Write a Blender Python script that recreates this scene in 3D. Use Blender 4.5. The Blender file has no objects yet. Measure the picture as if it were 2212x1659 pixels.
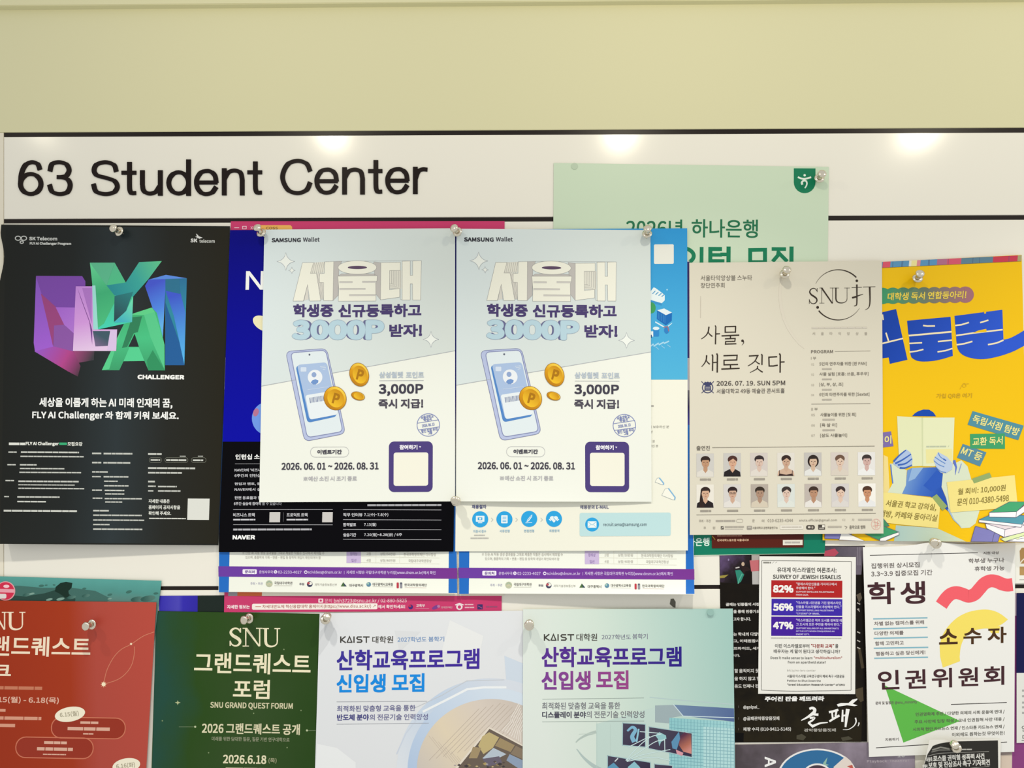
import bpy, bmesh, math, random, os
import numpy as np
from mathutils import Vector, Matrix, Euler
from mathutils.geometry import tessellate_polygon

# ------------------------------------------------------------------ camera, world, lamps, exposure
SC = bpy.context.scene
COL = SC.collection
W, H, F_PX = 2212.0, 1659.0, 1600.0
CAM_DIST = 1.13                                   # metres from the glossy board
cam_data = bpy.data.cameras.new('camera')
cam_data.sensor_width = 36.0
cam_data.lens = 36.0 * F_PX / W
cam_data.clip_start = 0.01
cam = bpy.data.objects.new('camera', cam_data)
cam.location = (0.0, -CAM_DIST, 0.0)
cam.rotation_euler = (math.radians(92.25), math.radians(0.1), math.radians(0.3))
COL.objects.link(cam)
SC.camera = cam
CAM_R = np.array(cam.rotation_euler.to_matrix())

SC.view_settings.view_transform = 'Standard'
SC.view_settings.look = 'None'
SC.view_settings.gamma = 1.0
SC.view_settings.use_curve_mapping = False
SC.view_settings.exposure = 0.0

world = bpy.data.worlds.new('hall_light')
SC.world = world
world.use_nodes = True
bg = world.node_tree.nodes['Background']
bg.inputs['Color'].default_value = (0.985, 0.995, 0.985, 1)
bg.inputs['Strength'].default_value = 0.68

LAMP_D, LAMP_Z = 0.5, 0.625
for lx in (-1.06, -0.41, 0.235, 0.90, 1.55):
    ld = bpy.data.lights.new('wall_washer', 'SPOT')
    ld.energy = 20.0 if lx > -1 else 13.0
    ld.color = (1.0, 0.965, 0.90)
    ld.spot_size = math.radians(104)
    ld.spot_blend = 1.0
    ld.shadow_soft_size = 0.018
    lo = bpy.data.objects.new('wall_washer', ld)
    lo.location = (lx, -LAMP_D, LAMP_Z)
    aim = Vector((lx, 0.0, -3.2)) - Vector(lo.location)
    lo.rotation_euler = aim.to_track_quat('-Z', 'Y').to_euler()
    COL.objects.link(lo)
    gd = bpy.data.lights.new('lamp_glow', 'POINT')       # the bare bulb seen mirrored in the glossy board
    gd.energy = (0.3 if lx < -1 else 2.0 if lx < 0 else 2.5)
    gd.color = (1.0, 0.91, 0.70)
    gd.shadow_soft_size = 0.02
    go = bpy.data.objects.new('lamp_glow', gd)
    go.location = (lx, -LAMP_D, LAMP_Z)
    COL.objects.link(go)

# ------------------------------------------------------------------ helpers
def lin(c):
    return c / 12.92 if c <= 0.04045 else ((c + 0.055) / 1.055) ** 2.4
def rgb(h):
    h = h.lstrip('#')
    return tuple(lin(int(h[i:i + 2], 16) / 255.0) for i in (0, 2, 4))

_mats = {}
def ink(h, rough=0.5, spec=0.2):
    """printing ink or paper of one colour"""
    k = (h, rough, spec)
    if k in _mats: return _mats[k]
    m = bpy.data.materials.new('ink_' + h.lstrip('#'))
    m.use_nodes = True
    b = m.node_tree.nodes['Principled BSDF']
    b.inputs['Base Color'].default_value = (*rgb(h), 1)
    b.inputs['Roughness'].default_value = rough
    b.inputs['Specular IOR Level'].default_value = spec
    _mats[k] = m
    return m

def grad(stops, p0, p1, rough=0.5, spec=0.2, noise=0.0, nscale=30.0):
    """printed colour gradient between two points in the sheet's own coordinates"""
    m = bpy.data.materials.new('ink_gradient')
    m.use_nodes = True
    nt = m.node_tree
    b = nt.nodes['Principled BSDF']
    b.inputs['Roughness'].default_value = rough
    b.inputs['Specular IOR Level'].default_value = spec
    tc = nt.nodes.new('ShaderNodeTexCoord')
    d = Vector(p1) - Vector(p0)
    sub = nt.nodes.new('ShaderNodeVectorMath'); sub.operation = 'SUBTRACT'
    sub.inputs[1].default_value = Vector(p0)
    nt.links.new(tc.outputs['Object'], sub.inputs[0])
    dot = nt.nodes.new('ShaderNodeVectorMath'); dot.operation = 'DOT_PRODUCT'
    dot.inputs[1].default_value = d / max(d.length_squared, 1e-12)
    nt.links.new(sub.outputs[0], dot.inputs[0])
    src = dot.outputs['Value']
    if noise:
        nz = nt.nodes.new('ShaderNodeTexNoise'); nz.inputs['Scale'].default_value = nscale
        nz.inputs['Detail'].default_value = 5
        nt.links.new(tc.outputs['Object'], nz.inputs['Vector'])
        mm = nt.nodes.new('ShaderNodeMath'); mm.operation = 'MULTIPLY_ADD'
        nt.links.new(nz.outputs['Fac'], mm.inputs[0]); mm.inputs[1].default_value = noise
        ad = nt.nodes.new('ShaderNodeMath'); ad.operation = 'SUBTRACT'
        nt.links.new(src, ad.inputs[0]); ad.inputs[1].default_value = noise * 0.5
        nt.links.new(ad.outputs[0], mm.inputs[2])
        src = mm.outputs[0]
    rp = nt.nodes.new('ShaderNodeValToRGB')
    el = rp.color_ramp.elements
    el[0].position, el[0].color = stops[0][0], (*rgb(stops[0][1]), 1)
    el[1].position, el[1].color = stops[-1][0], (*rgb(stops[-1][1]), 1)
    for pos, c in stops[1:-1]:
        e = el.new(pos); e.color = (*rgb(c), 1)
    nt.links.new(src, rp.inputs['Fac'])
    nt.links.new(rp.outputs['Color'], b.inputs['Base Color'])
    return m

def on_wall(P, d):
    """photo pixels (n,2) + distance d in metres in front of the board -> world points (n,3)"""
    P = np.asarray(P, float).reshape(-1, 2)
    v = np.stack([P[:, 0] - W / 2, H / 2 - P[:, 1], np.full(len(P), -F_PX)], 1) @ CAM_R.T
    d = np.broadcast_to(np.asarray(d, float), (len(P),))
    t = (CAM_DIST - d) / v[:, 1]
    return np.array([0.0, -CAM_DIST, 0.0]) + v * t[:, None]

def link(o, parent=None):
    COL.objects.link(o)
    if parent is not None: o.parent = parent
    return o
def tag(o, label=None, cat=None, group=None, kind=None):
    if label: o['label'] = label
    if cat: o['category'] = cat
    if group: o['group'] = group
    if kind: o['kind'] = kind
    return o

def load_font(fn):
    try:
        return bpy.data.fonts.load(os.path.join(bpy.utils.system_resource('DATAFILES', path='fonts'), fn))
    except Exception:
        return None
FONTS = {'n': load_font('Noto Sans CJK Regular.woff2'),
         'm': load_font('DejaVuSansMono.woff2'), 'b': None}
_gl = {}
def glyphs(s, font, res):
    """outline text as triangles in its own 2D box -> (verts Nx2 scaled to 0..1, faces)"""
    font = 'n' if font == 'i' else font
    k = (s, font, res)
    if k in _gl: return _gl[k]
    c = bpy.data.curves.new('lettering', 'FONT')
    c.body = s; c.size = 1; c.resolution_u = res; c.fill_mode = 'FRONT'
    if FONTS.get(font): c.font = FONTS[font]
    o = bpy.data.objects.new('lettering', c)
    me = o.to_mesh()
    v = np.array([x.co[:2] for x in me.vertices]).reshape(-1, 2)
    f = [tuple(p.vertices) for p in me.polygons]
    o.to_mesh_clear()
    bpy.data.objects.remove(o); bpy.data.curves.remove(c)
    lo, hi = v.min(0), v.max(0)
    v = (v - lo) / np.maximum(hi - lo, 1e-6)
    _gl[k] = (v, f)
    return _gl[k]

def bil(q, uv):
    u, v = uv[:, 0:1], uv[:, 1:2]
    q = np.asarray(q, float)
    return q[0] * (1 - u) * (1 - v) + q[1] * u * (1 - v) + q[2] * u * v + q[3] * (1 - u) * v
def inv_bil(q, P):
    q = np.asarray(q, float)
    uv = np.full((len(P), 2), 0.5)
    for _ in range(8):
        r = bil(q, uv) - P
        u, v = uv[:, 0:1], uv[:, 1:2]
        du = (q[1] - q[0]) * (1 - v) + (q[2] - q[3]) * v
        dv = (q[3] - q[0]) * (1 - u) + (q[2] - q[1]) * u
        det = du[:, 0] * dv[:, 1] - du[:, 1] * dv[:, 0]
        uv[:, 0] -= (r[:, 0] * dv[:, 1] - r[:, 1] * dv[:, 0]) / det
        uv[:, 1] -= (du[:, 0] * r[:, 1] - du[:, 1] * r[:, 0]) / det
    return uv

STEP, LIFT, SEQ = 0.00002, 0.00006, 0.00000036
class Sheet:
    """one sheet of paper hanging on the board; corners TL,TR,BR,BL measured in the photo, d in mm off the board"""
    def __init__(s, name, label, quad, d, col, cat='poster', group=None, curl=None, nu=1, nv=1, edge=None,
                 rough=0.5, spec=0.2, ref=None):
        s.q = np.asarray(quad, float); s.d = d; s.curl = curl; s.ref = ref; s.seq = 0
        s.nu, s.nv = (nu, nv) if curl is None else (max(nu, 24), max(nv, 80))
        s.rough, s.spec = rough, spec
        s.origin = on_wall(s.q.mean(0)[None], d / 1000.0)[0]
        nu, nv = s.nu, s.nv
        if edge: s.nu, s.nv = nu, nv = max(nu, 24), max(nv, 80)
        uv = np.array([(i / nu, j / nv) for j in range(nv + 1) for i in range(nu + 1)], float)
        P = bil(s.q, uv)
        if edge: P = P + edge(uv[:, 0], uv[:, 1])
        D = s.depth(uv)
        fr = on_wall(P, D) - s.origin
        bk = on_wall(P, np.maximum(D - 0.0002, 0.00005)) - s.origin
        n = len(uv); fc = []
        for j in range(nv):
            for i in range(nu):
                a = j * (nu + 1) + i; b = a + 1; c = b + nu + 1; e = a + nu + 1
                fc.append((a, e, c, b)); fc.append((n + a, n + b, n + c, n + e))
        rim = [i for i in range(nu + 1)] + [j * (nu + 1) + nu for j in range(1, nv + 1)] + \
              [nv * (nu + 1) + i for i in range(nu - 1, -1, -1)] + [j * (nu + 1) for j in range(nv - 1, 0, -1)]
        for a, b in zip(rim, rim[1:] + rim[:1]):
            fc.append((a, b, n + b, n + a))
        me = bpy.data.meshes.new(name)
        me.from_pydata(np.vstack([fr, bk]).tolist(), [], fc); me.update()
        me.materials.append(s.mat(col))
        s.o = bpy.data.objects.new(name, me)
        s.o.location = s.origin
        link(s.o); tag(s.o, label, cat, group)
    def depth(s, uv):
        D = np.full(len(uv), s.d / 1000.0)
        if s.curl is not None: D = D + s.curl(np.clip(uv[:, 0], 0, 1), np.clip(uv[:, 1], 0, 1)) / 1000.0
        return D
    def local(s, x, y):
        P = np.array([[x, y]], float)
        if s.ref is not None: P = bil(s.q, inv_bil(s.ref, P))
        return tuple(on_wall(P, s.d / 1000.0)[0] - s.origin)
    def mat(s, c, tf=(0, 0, 1.0)):
        if isinstance(c, str): return ink(c, s.rough, s.spec)
        if isinstance(c, tuple):          # (stops, p0, p1[, noise, nscale]) in photo pixels
            ox, oy, k = tf
            f = lambda p: s.local(ox + p[0] / k, oy + p[1] / k)
            return grad(c[0], f(c[1]), f(c[2]), s.rough, s.spec, *(c[3:] if len(c) > 3 else ()))
        return c
    def part(s, name, ox=0, oy=0, k=1.0, label=None, parent=None):
        return Part(s, name, ox, oy, k, label, parent)

class Part:
    """printing on a sheet: flat shapes and lettering collected into one mesh"""
    def __init__(p, s, name, ox, oy, k, label, parent):
        p.s, p.name, p.label, p.parent = s, name, label, parent
        p.V, p.Fc, p.Mi, p.M, p.n = [], [], [], [], 0
        p.at(ox, oy, k)
    def at(p, ox=0, oy=0, k=1.0):
        p.ox, p.oy, p.k = ox, oy, k
        return p
    def slopes(p, x, y):
        q = p.s.ref if p.s.ref is not None else p.s.q
        u, v = inv_bil(q, np.array([[x, y]], float))[0]
        q = np.asarray(q)
        t = (q[1] - q[0]) * (1 - v) + (q[2] - q[3]) * v
        l = (q[3] - q[0]) * (1 - u) + (q[2] - q[1]) * u
        return l[0] / l[1], t[1] / t[0]
    def _px(p, pts):
        return np.asarray(pts, float).reshape(-1, 2) / p.k + np.array([p.ox, p.oy])
    def _add(p, P, faces, col, L, cut=True):
        P = np.asarray(P, float)
        if p.s.curl is not None and cut and (np.ptp(P[:, 0]) > 25 or np.ptp(P[:, 1]) > 20):
            P, faces = p._bisect(P, faces)
        Q = P
        if p.s.ref is not None: Q = bil(p.s.q, inv_bil(p.s.ref, P))
        uv = inv_bil(p.s.q, Q)
        p.s.seq += 1
        X = on_wall(Q, p.s.depth(uv) + (LIFT + L * STEP + (p.s.seq % 55) * SEQ) * (2.6 if p.s.curl is not None else 1.0)) - p.s.origin
        m = p.s.mat(col, (p.ox, p.oy, p.k))
        if m not in p.M: p.M.append(m)
        mi = p.M.index(m)
        p.V.append(X)
        for f in faces:
            p.Fc.append([i + p.n for i in f]); p.Mi.append(mi)
        p.n += len(X)
    def _bisect(p, P, faces):
        bm = bmesh.new()
        vs = [bm.verts.new((x, -y, 0)) for x, y in P]
        for f in faces:
            try: bm.faces.new([vs[i] for i in f])
            except ValueError: pass
        q = p.s.ref if p.s.ref is not None else p.s.q
        uv = inv_bil(q, P)
        for ax, n in ((1, p.s.nv), (0, p.s.nu)):
            lo, hi = uv[:, ax].min(), uv[:, ax].max()
            for i in range(max(1, math.ceil(lo * n)), min(n - 1, math.floor(hi * n)) + 1):
                t = i / n
                e = np.array([[0, t], [1, t]]) if ax else np.array([[t, 0], [t, 1]])
                a, b = bil(q, e)
                nr = Vector((-(b[1] - a[1]), -(b[0] - a[0]), 0)).normalized()
                bmesh.ops.bisect_plane(bm, geom=bm.verts[:] + bm.edges[:] + bm.faces[:], dist=1e-4,
                                       plane_co=(a[0], -a[1], 0), plane_no=nr)
        bm.verts.index_update()
        P2 = np.array([(v.co.x, -v.co.y) for v in bm.verts])
        F2 = [[v.index for v in f.verts] for f in bm.faces]
        bm.free()
        return P2, F2
    # ---- shapes (coordinates in the crop set by at(); skew=True follows the sheet's own tilt)
    def poly(p, pts, col, L=1, holes=()):
        loops = [p._px(pts)] + [p._px(h) for h in holes]
        tri = tessellate_polygon([[Vector((x, y, 0)) for x, y in l] for l in loops])
        P = np.vstack(loops)
        F = []
        for t in tri:
            a, b, c = P[list(t)]
            cr = (b[0] - a[0]) * (c[1] - a[1]) - (b[1] - a[1]) * (c[0] - a[0])
            F.append(t if cr < 0 else t[::-1])
        p._add(P, F, col, L)
        return p
    def _skew(p, pts, cx, cy):
        kx, ky = p.slopes(cx / p.k + p.ox, cy / p.k + p.oy)
        pts = np.asarray(pts, float) - (cx, cy)
        return np.stack([cx + pts[:, 0] + kx * pts[:, 1], cy + pts[:, 1] + ky * pts[:, 0]], 1)
    @staticmethod
    def curve(pts):
        """smooth run of points through pts"""
        pts = [np.array(t, float) for t in pts]
        e = [2 * pts[0] - pts[1]] + pts + [2 * pts[-1] - pts[-2]]
        o = []
        for i in range(1, len(e) - 2):
            for t in np.linspace(0, 1, 7)[:-1]:
                o.append(tuple(0.5 * (2 * e[i] + (e[i + 1] - e[i - 1]) * t + (2 * e[i - 1] - 5 * e[i] + 4 * e[i + 1] - e[i + 2]) * t ** 2
                                      + (3 * e[i] - e[i - 1] - 3 * e[i + 1] + e[i + 2]) * t ** 3)))
        return o + [tuple(pts[-1])]
    def rect(p, x0, y0, x1, y1, col, L=1):
        return p.poly(p._skew([(x0, y0), (x1, y0), (x1, y1), (x0, y1)], (x0 + x1) / 2, (y0 + y1) / 2), col, L)
    def _rr(p, x0, y0, x1, y1, r):
        o = []
        for cx, cy, a in ((x1 - r, y0 + r, -90), (x1 - r, y1 - r, 0), (x0 + r, y1 - r, 90), (x0 + r, y0 + r, 180)):
            for i in range(7):
                t = math.radians(a + i * 15)
                o.append((cx + r * math.cos(t), cy + r * math.sin(t)))
        return o
    def rrect(p, x0, y0, x1, y1, r, col, L=1, w=None):
        c = ((x0 + x1) / 2, (y0 + y1) / 2)
        o = p._skew(p._rr(x0, y0, x1, y1, r), *c)
        if w is None: return p.poly(o, col, L)
        return p.poly(o, col, L, [p._skew(p._rr(x0 + w, y0 + w, x1 - w, y1 - w, max(r - w, .1)), *c)])
    def _el(p, cx, cy, rx, ry, rot, n=40, a0=0, a1=360):
        c, s = math.cos(math.radians(rot)), math.sin(math.radians(rot))
        o = []
        full = abs(a1 - a0) >= 360
        for i in range(n if full else n + 1):
            t = math.radians(a0 + (a1 - a0) * i / n)
            x, y = rx * math.cos(t), ry * math.sin(t)
            o.append((cx + c * x - s * y, cy + s * x + c * y))
        return o
    def ell(p, cx, cy, rx, ry, col, L=1, rot=0, w=None, a0=0, a1=360):
        o = p._el(cx, cy, rx, ry, rot, 40, a0, a1)
        if w is None: return p.poly(o, col, L)
        return p.poly(o, col, L, [p._el(cx, cy, rx - w, ry - w, rot)])
    def line(p, pts, w, col, L=2, taper=None, smooth=False, ws=None):
        """stroke of width w along pts; taper=(w0,w1); smooth=True rounds the bends"""
        pts = [np.array(t, float) for t in pts]
        if smooth and len(pts) > 2:
            o = []
            e = [2 * pts[0] - pts[1]] + pts + [2 * pts[-1] - pts[-2]]
            for i in range(1, len(e) - 2):
                for t in np.linspace(0, 1, 9)[:-1]:
                    o.append(0.5 * (2 * e[i] + (e[i + 1] - e[i - 1]) * t + (2 * e[i - 1] - 5 * e[i] + 4 * e[i + 1] - e[i + 2]) * t ** 2
                                    + (3 * e[i] - e[i - 1] - 3 * e[i + 1] + e[i + 2]) * t ** 3))
            if ws is not None: ws = list(np.interp(np.arange(len(o) + 1) / 8.0, np.arange(len(pts)), ws))
            pts = o + [pts[-1]]
        n = len(pts)
        if ws is None: ws = [w] * n if taper is None else [taper[0] + (taper[1] - taper[0]) * i / (n - 1) for i in range(n)]
        A, B = [], []
        for i in range(n):
            d0 = pts[i] - pts[i - 1] if i else pts[1] - pts[0]
            d1 = pts[i + 1] - pts[i] if i < n - 1 else d0
            d0 = d0 / max(np.linalg.norm(d0), 1e-9); d1 = d1 / max(np.linalg.norm(d1), 1e-9)
            m = d0 + d1; m = m / max(np.linalg.norm(m), 1e-9)
            nr = np.array([-m[1], m[0]])
            k = 1 / max(np.dot(nr, np.array([-d0[1], d0[0]])), 0.5)
            A.append(pts[i] + nr * ws[i] / 2 * k); B.append(pts[i] - nr * ws[i] / 2 * k)
        P = p._px(A + B)
        F = [(i, i + 1, n + i + 1, n + i) for i in range(n - 1)]
        p._add(P, F, col, L)
        return p
    def text(p, s, x0, y0, x1, y1, col, L=5, f='n', b=0.0, rot=None, sh=0.0, big=False):
        """lettering fitted to the measured box; b = extra stroke weight, sh = slant, rot in degrees (else the sheet's tilt)"""
        hpx = (y1 - y0) / p.k
        if not big: b *= 0.72
        v, fc = glyphs(s, f, 2 if hpx < 14 else (3 if hpx < 30 else 6))
        w, h = x1 - x0 - b, y1 - y0 - b
        cx, cy = (x0 + x1) / 2, (y0 + y1) / 2
        du = (v[:, 0] - 0.5) * w + sh * (v[:, 1] - 0.5) * h
        dv = (0.5 - v[:, 1]) * h
        if not b: offs = [(0, 0)]
        elif not big:
            n = min(5, 2 + int(b / (0.055 * (y1 - y0))))
            g = np.linspace(-b / 2, b / 2, n)
            offs = [(ax, ay) for ax in g for ay in g]
        else: offs = [(b / 2 * r * math.cos(a * math.pi / 8), b / 2 * r * math.sin(a * math.pi / 8)) for r in (.4, .75, 1) for a in range(16)] + [(0, 0)]
        for ax, ay in offs:
            pts = np.stack([cx + du + ax, cy + dv + ay], 1)
            if rot is None: pts = p._skew(pts, cx, cy)
            else:
                c, sn = math.cos(math.radians(rot)), math.sin(math.radians(rot))
                d = pts - (cx, cy)
                pts = np.stack([cx + c * d[:, 0] - sn * d[:, 1], cy + sn * d[:, 0] + c * d[:, 1]], 1)
            p._add(p._px(pts), fc, col, L, cut=hpx > 60)
        return p
    def greek(p, x0, y0, x1, y1, col, L=4, seed=0, rot=None):
        """a line of print too small to read: word-shaped dashes"""
        r = random.Random(int(x0 * 7 + y0 * 13 + seed))
        h = y1 - y0; x = x0
        cx, cy = (x0 + x1) / 2, (y0 + y1) / 2
        while x < x1 - h * 0.3:
            w = min(h * r.choice((1.6, 2.4, 3.2, 4.0, 2.8)), x1 - x)
            q = [(x, y0 + h * .16), (x + w, y0 + h * .16), (x + w, y1 - h * .16), (x, y1 - h * .16)]
            p.poly(p._skew(q, cx, cy) if rot is None else q, col, L)
            x += w + h * 0.16
        return p
    def done(p):
        if not p.V: return None
        me = bpy.data.meshes.new(p.name)
        me.from_pydata(np.vstack(p.V).tolist(), [], p.Fc)
        for m in p.M: me.materials.append(m)
        me.polygons.foreach_set('material_index', p.Mi)
        me.update()
        o = bpy.data.objects.new(p.name, me)
        link(o, p.parent or p.s.o)
        if p.label: o['label'] = p.label
        return o

# ------------------------------------------------------------------ setting: board panels, recessed strips, plaster band
def surf(name, base, rough, spec=0.5, bump=0.0, scale=200.0, coat=0.0):
    m = bpy.data.materials.new(name); m.use_nodes = True
    nt = m.node_tree; b = nt.nodes['Principled BSDF']
    b.inputs['Base Color'].default_value = (*rgb(base), 1)
    b.inputs['Roughness'].default_value = rough
    b.inputs['Specular IOR Level'].default_value = spec
    b.inputs['Coat Weight'].default_value = coat
    if bump:
        nz = nt.nodes.new('ShaderNodeTexNoise'); nz.inputs['Scale'].default_value = scale
        tc = nt.nodes.new('ShaderNodeTexCoord')
        nt.links.new(tc.outputs['Object'], nz.inputs['Vector'])
        bp = nt.nodes.new('ShaderNodeBump'); bp.inputs['Strength'].default_value = bump
        bp.inputs['Distance'].default_value = 0.0005
        nt.links.new(nz.outputs['Fac'], bp.inputs['Height'])
        nt.links.new(bp.outputs['Normal'], b.inputs['Normal'])
    return m

M_GLOSS = surf('glossy_cream_board', '#ede9dc', 0.17, 0.5)
M_PLASTER = surf('matte_beige_plaster', '#d9d5ae', 0.85, 0.2, 0.15, 260.0)
M_STRIP = surf('dark_brown_strip', '#1a100a', 0.35, 0.25)

def slab(name, quad, front, back, mat, bevel=0.0, kind='structure'):
    """a board with straight sides; quad TL,TR,BR,BL in the photo, front/back in metres off the board plane"""
    f = on_wall(quad, front); b = f.copy(); b[:, 1] = -back
    o0 = f.mean(0)
    me = bpy.data.meshes.new(name)
    me.from_pydata((np.vstack([f, b]) - o0).tolist(), [],
                   [(0, 3, 2, 1), (4, 5, 6, 7), (0, 1, 5, 4), (1, 2, 6, 5), (2, 3, 7, 6), (3, 0, 4, 7)])
    if bevel:
        bm = bmesh.new(); bm.from_mesh(me)
        ed = [e for e in bm.edges if all(abs(v.co.y + o0[1] + front) < 1e-6 for v in e.verts)]
        bmesh.ops.bevel(bm, geom=ed, offset=bevel, segments=2, affect='EDGES')
        bm.to_mesh(me); bm.free()
    me.update(); me.materials.append(mat)
    o = bpy.data.objects.new(name, me); o.location = o0
    link(o); tag(o, kind=kind)
    return o

XL, XR, YB = -700, 2900, 2500
def ln(l, x):                                           # measured edge line through (x0,y0),(x1,y1)
    (x0, y0), (x1, y1) = l
    return y0 + (y1 - y0) * (x - x0) / (x1 - x0)
L1t, L1b = ((8, 286), (2212, 275.5)), ((8, 296), (2212, 286.3))
L2t, L2b = ((8, 473), (2212, 464.3)), ((8, 482.5), (2212, 474.6))
L3t, L3b = ((8, 1267.5), (2190, 1262.6)), ((8, 1276), (2190, 1271.3))
def strip(t, b, x0, x1):
    return [(x0, ln(t, x0)), (x1, ln(t, x1)), (x1, ln(b, x1)), (x0, ln(b, x0))]
slab('wall_back', [(XL, -120), (XR, -120), (XR, ln(L1t, XR)), (XL, ln(L1t, XL))], 0.0, -0.012, M_PLASTER, 0.0006)
slab('wall_left', [(XL, ln(L1t, XL) + .6), (7.4, ln(L1t, 7) + .6), (7.4, YB), (XL, YB)], 0.0, -0.012, surf('matte_cream_plaster', '#e6dfcc', 0.7, 0.2), 0.0003)
slab('wall_panel', strip(L1b, L2t, 8, XR), 0.0, -0.012, M_GLOSS, 0.0007)
slab('wall_panel', strip(L2b, L3t, 8, XR), 0.0, -0.012, M_GLOSS, 0.0007)
slab('wall_panel', [(8, ln(L3b, 8)), (XR, ln(L3b, XR)), (XR, YB), (8, YB)], 0.0, -0.012, M_GLOSS, 0.0007)
for i, (t, b) in enumerate(((L1t, L1b), (L2t, L2b), (L3t, L3b))):
    slab('trim_%d' % (i + 1), strip(t, b, 8.3, XR), -0.0012, -0.011, M_STRIP)
slab('trim_4', [(XL, -40), (XR, -40), (XR, -10), (XL, 18)], 0.012, -0.010, M_PLASTER, 0.001)

# ------------------------------------------------------------------ raised letters of the sign
M_LETTER = surf('dark_brown_letter', '#1a0f0c', 0.4, 0.15)
sign = bpy.data.objects.new('wall_sign', None)
sign.location = on_wall([(480, 425)], 0.0)[0]
link(sign)
tag(sign, 'raised dark brown lettering reading 63 Student Center on the white board', 'sign')
def el_pts(cx, cy, rx, ry, n=28): return [(cx + rx * math.cos(2 * math.pi * i / n), cy + ry * math.sin(2 * math.pi * i / n)) for i in range(n + 1)]
LET = {'6': [[(.95, .24), (.84, .06), (.55, 0), (.24, .10), (.06, .36), (.015, .66)], 'b'],
       '3': [[(.02, .29), (.13, .06), (.48, 0), (.82, .07), (.95, .25), (.82, .42), (.56, .465), (.36, .465)], [(.36, .465), (.66, .48), (.92, .57), (1, .74), (.86, .94), (.48, 1), (.13, .92), (0, .70)]],
       'S': [[(.96, .30), (.86, .09), (.52, 0), (.15, .07), (.03, .25), (.15, .41), (.52, .49), (.88, .59), (1, .77), (.86, .94), (.50, 1), (.12, .92), (0, .68)]],
       't': [[(.55, -.07), (.55, .72)], [(.55, .72), (.58, .88), (.72, .98), (1.1, .98)], [(-.12, .295), (1.12, .295)]],
       'u': [[(0, -.1), (0, .60)], [(0, .60), (.08, .87), (.38, 1), (.74, .92), (.96, .66)], [(1, -.1), (1, 1.1)]],
       'd': ['o', [(1, -.07), (1, 1.07)]],
       'e': [[(0, .50), (1.06, .50)], [(1, .52), (.93, .20), (.72, .03), (.5, 0), (.24, .06), (.05, .28), (0, .5), (.06, .75), (.26, .95), (.52, 1), (.80, .92), (1, .68)]],
       'n': [[(0, -.1), (0, 1.1)], [(0, .38), (.22, .09), (.58, 0), (.90, .10), (1, .38)], [(1, .38), (1, 1.1)]],
       'C': [[(1.02, .33), (.88, .09), (.54, 0), (.18, .12), (0, .5), (.18, .88), (.54, 1), (.88, .90), (1.02, .66)]],
       'r': [[(0, -.1), (0, 1.1)], [(0, .44), (.24, .12), (.62, .01), (1.1, .02)]]}
def smooth_pts(pts):
    pts = [np.array(t, float) for t in pts]
    e = [2 * pts[0] - pts[1]] + pts + [2 * pts[-1] - pts[-2]]
    o = []
    for i in range(1, len(e) - 2):
        for t in np.linspace(0, 1, 9)[:-1]:
            o.append(0.5 * (2 * e[i] + (e[i + 1] - e[i - 1]) * t + (2 * e[i - 1] - 5 * e[i] + 4 * e[i + 1] - e[i + 2]) * t ** 2 + (3 * e[i] - e[i - 1] - 3 * e[i + 1] + e[i + 2]) * t ** 3))
    return o + [pts[-1]]
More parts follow.
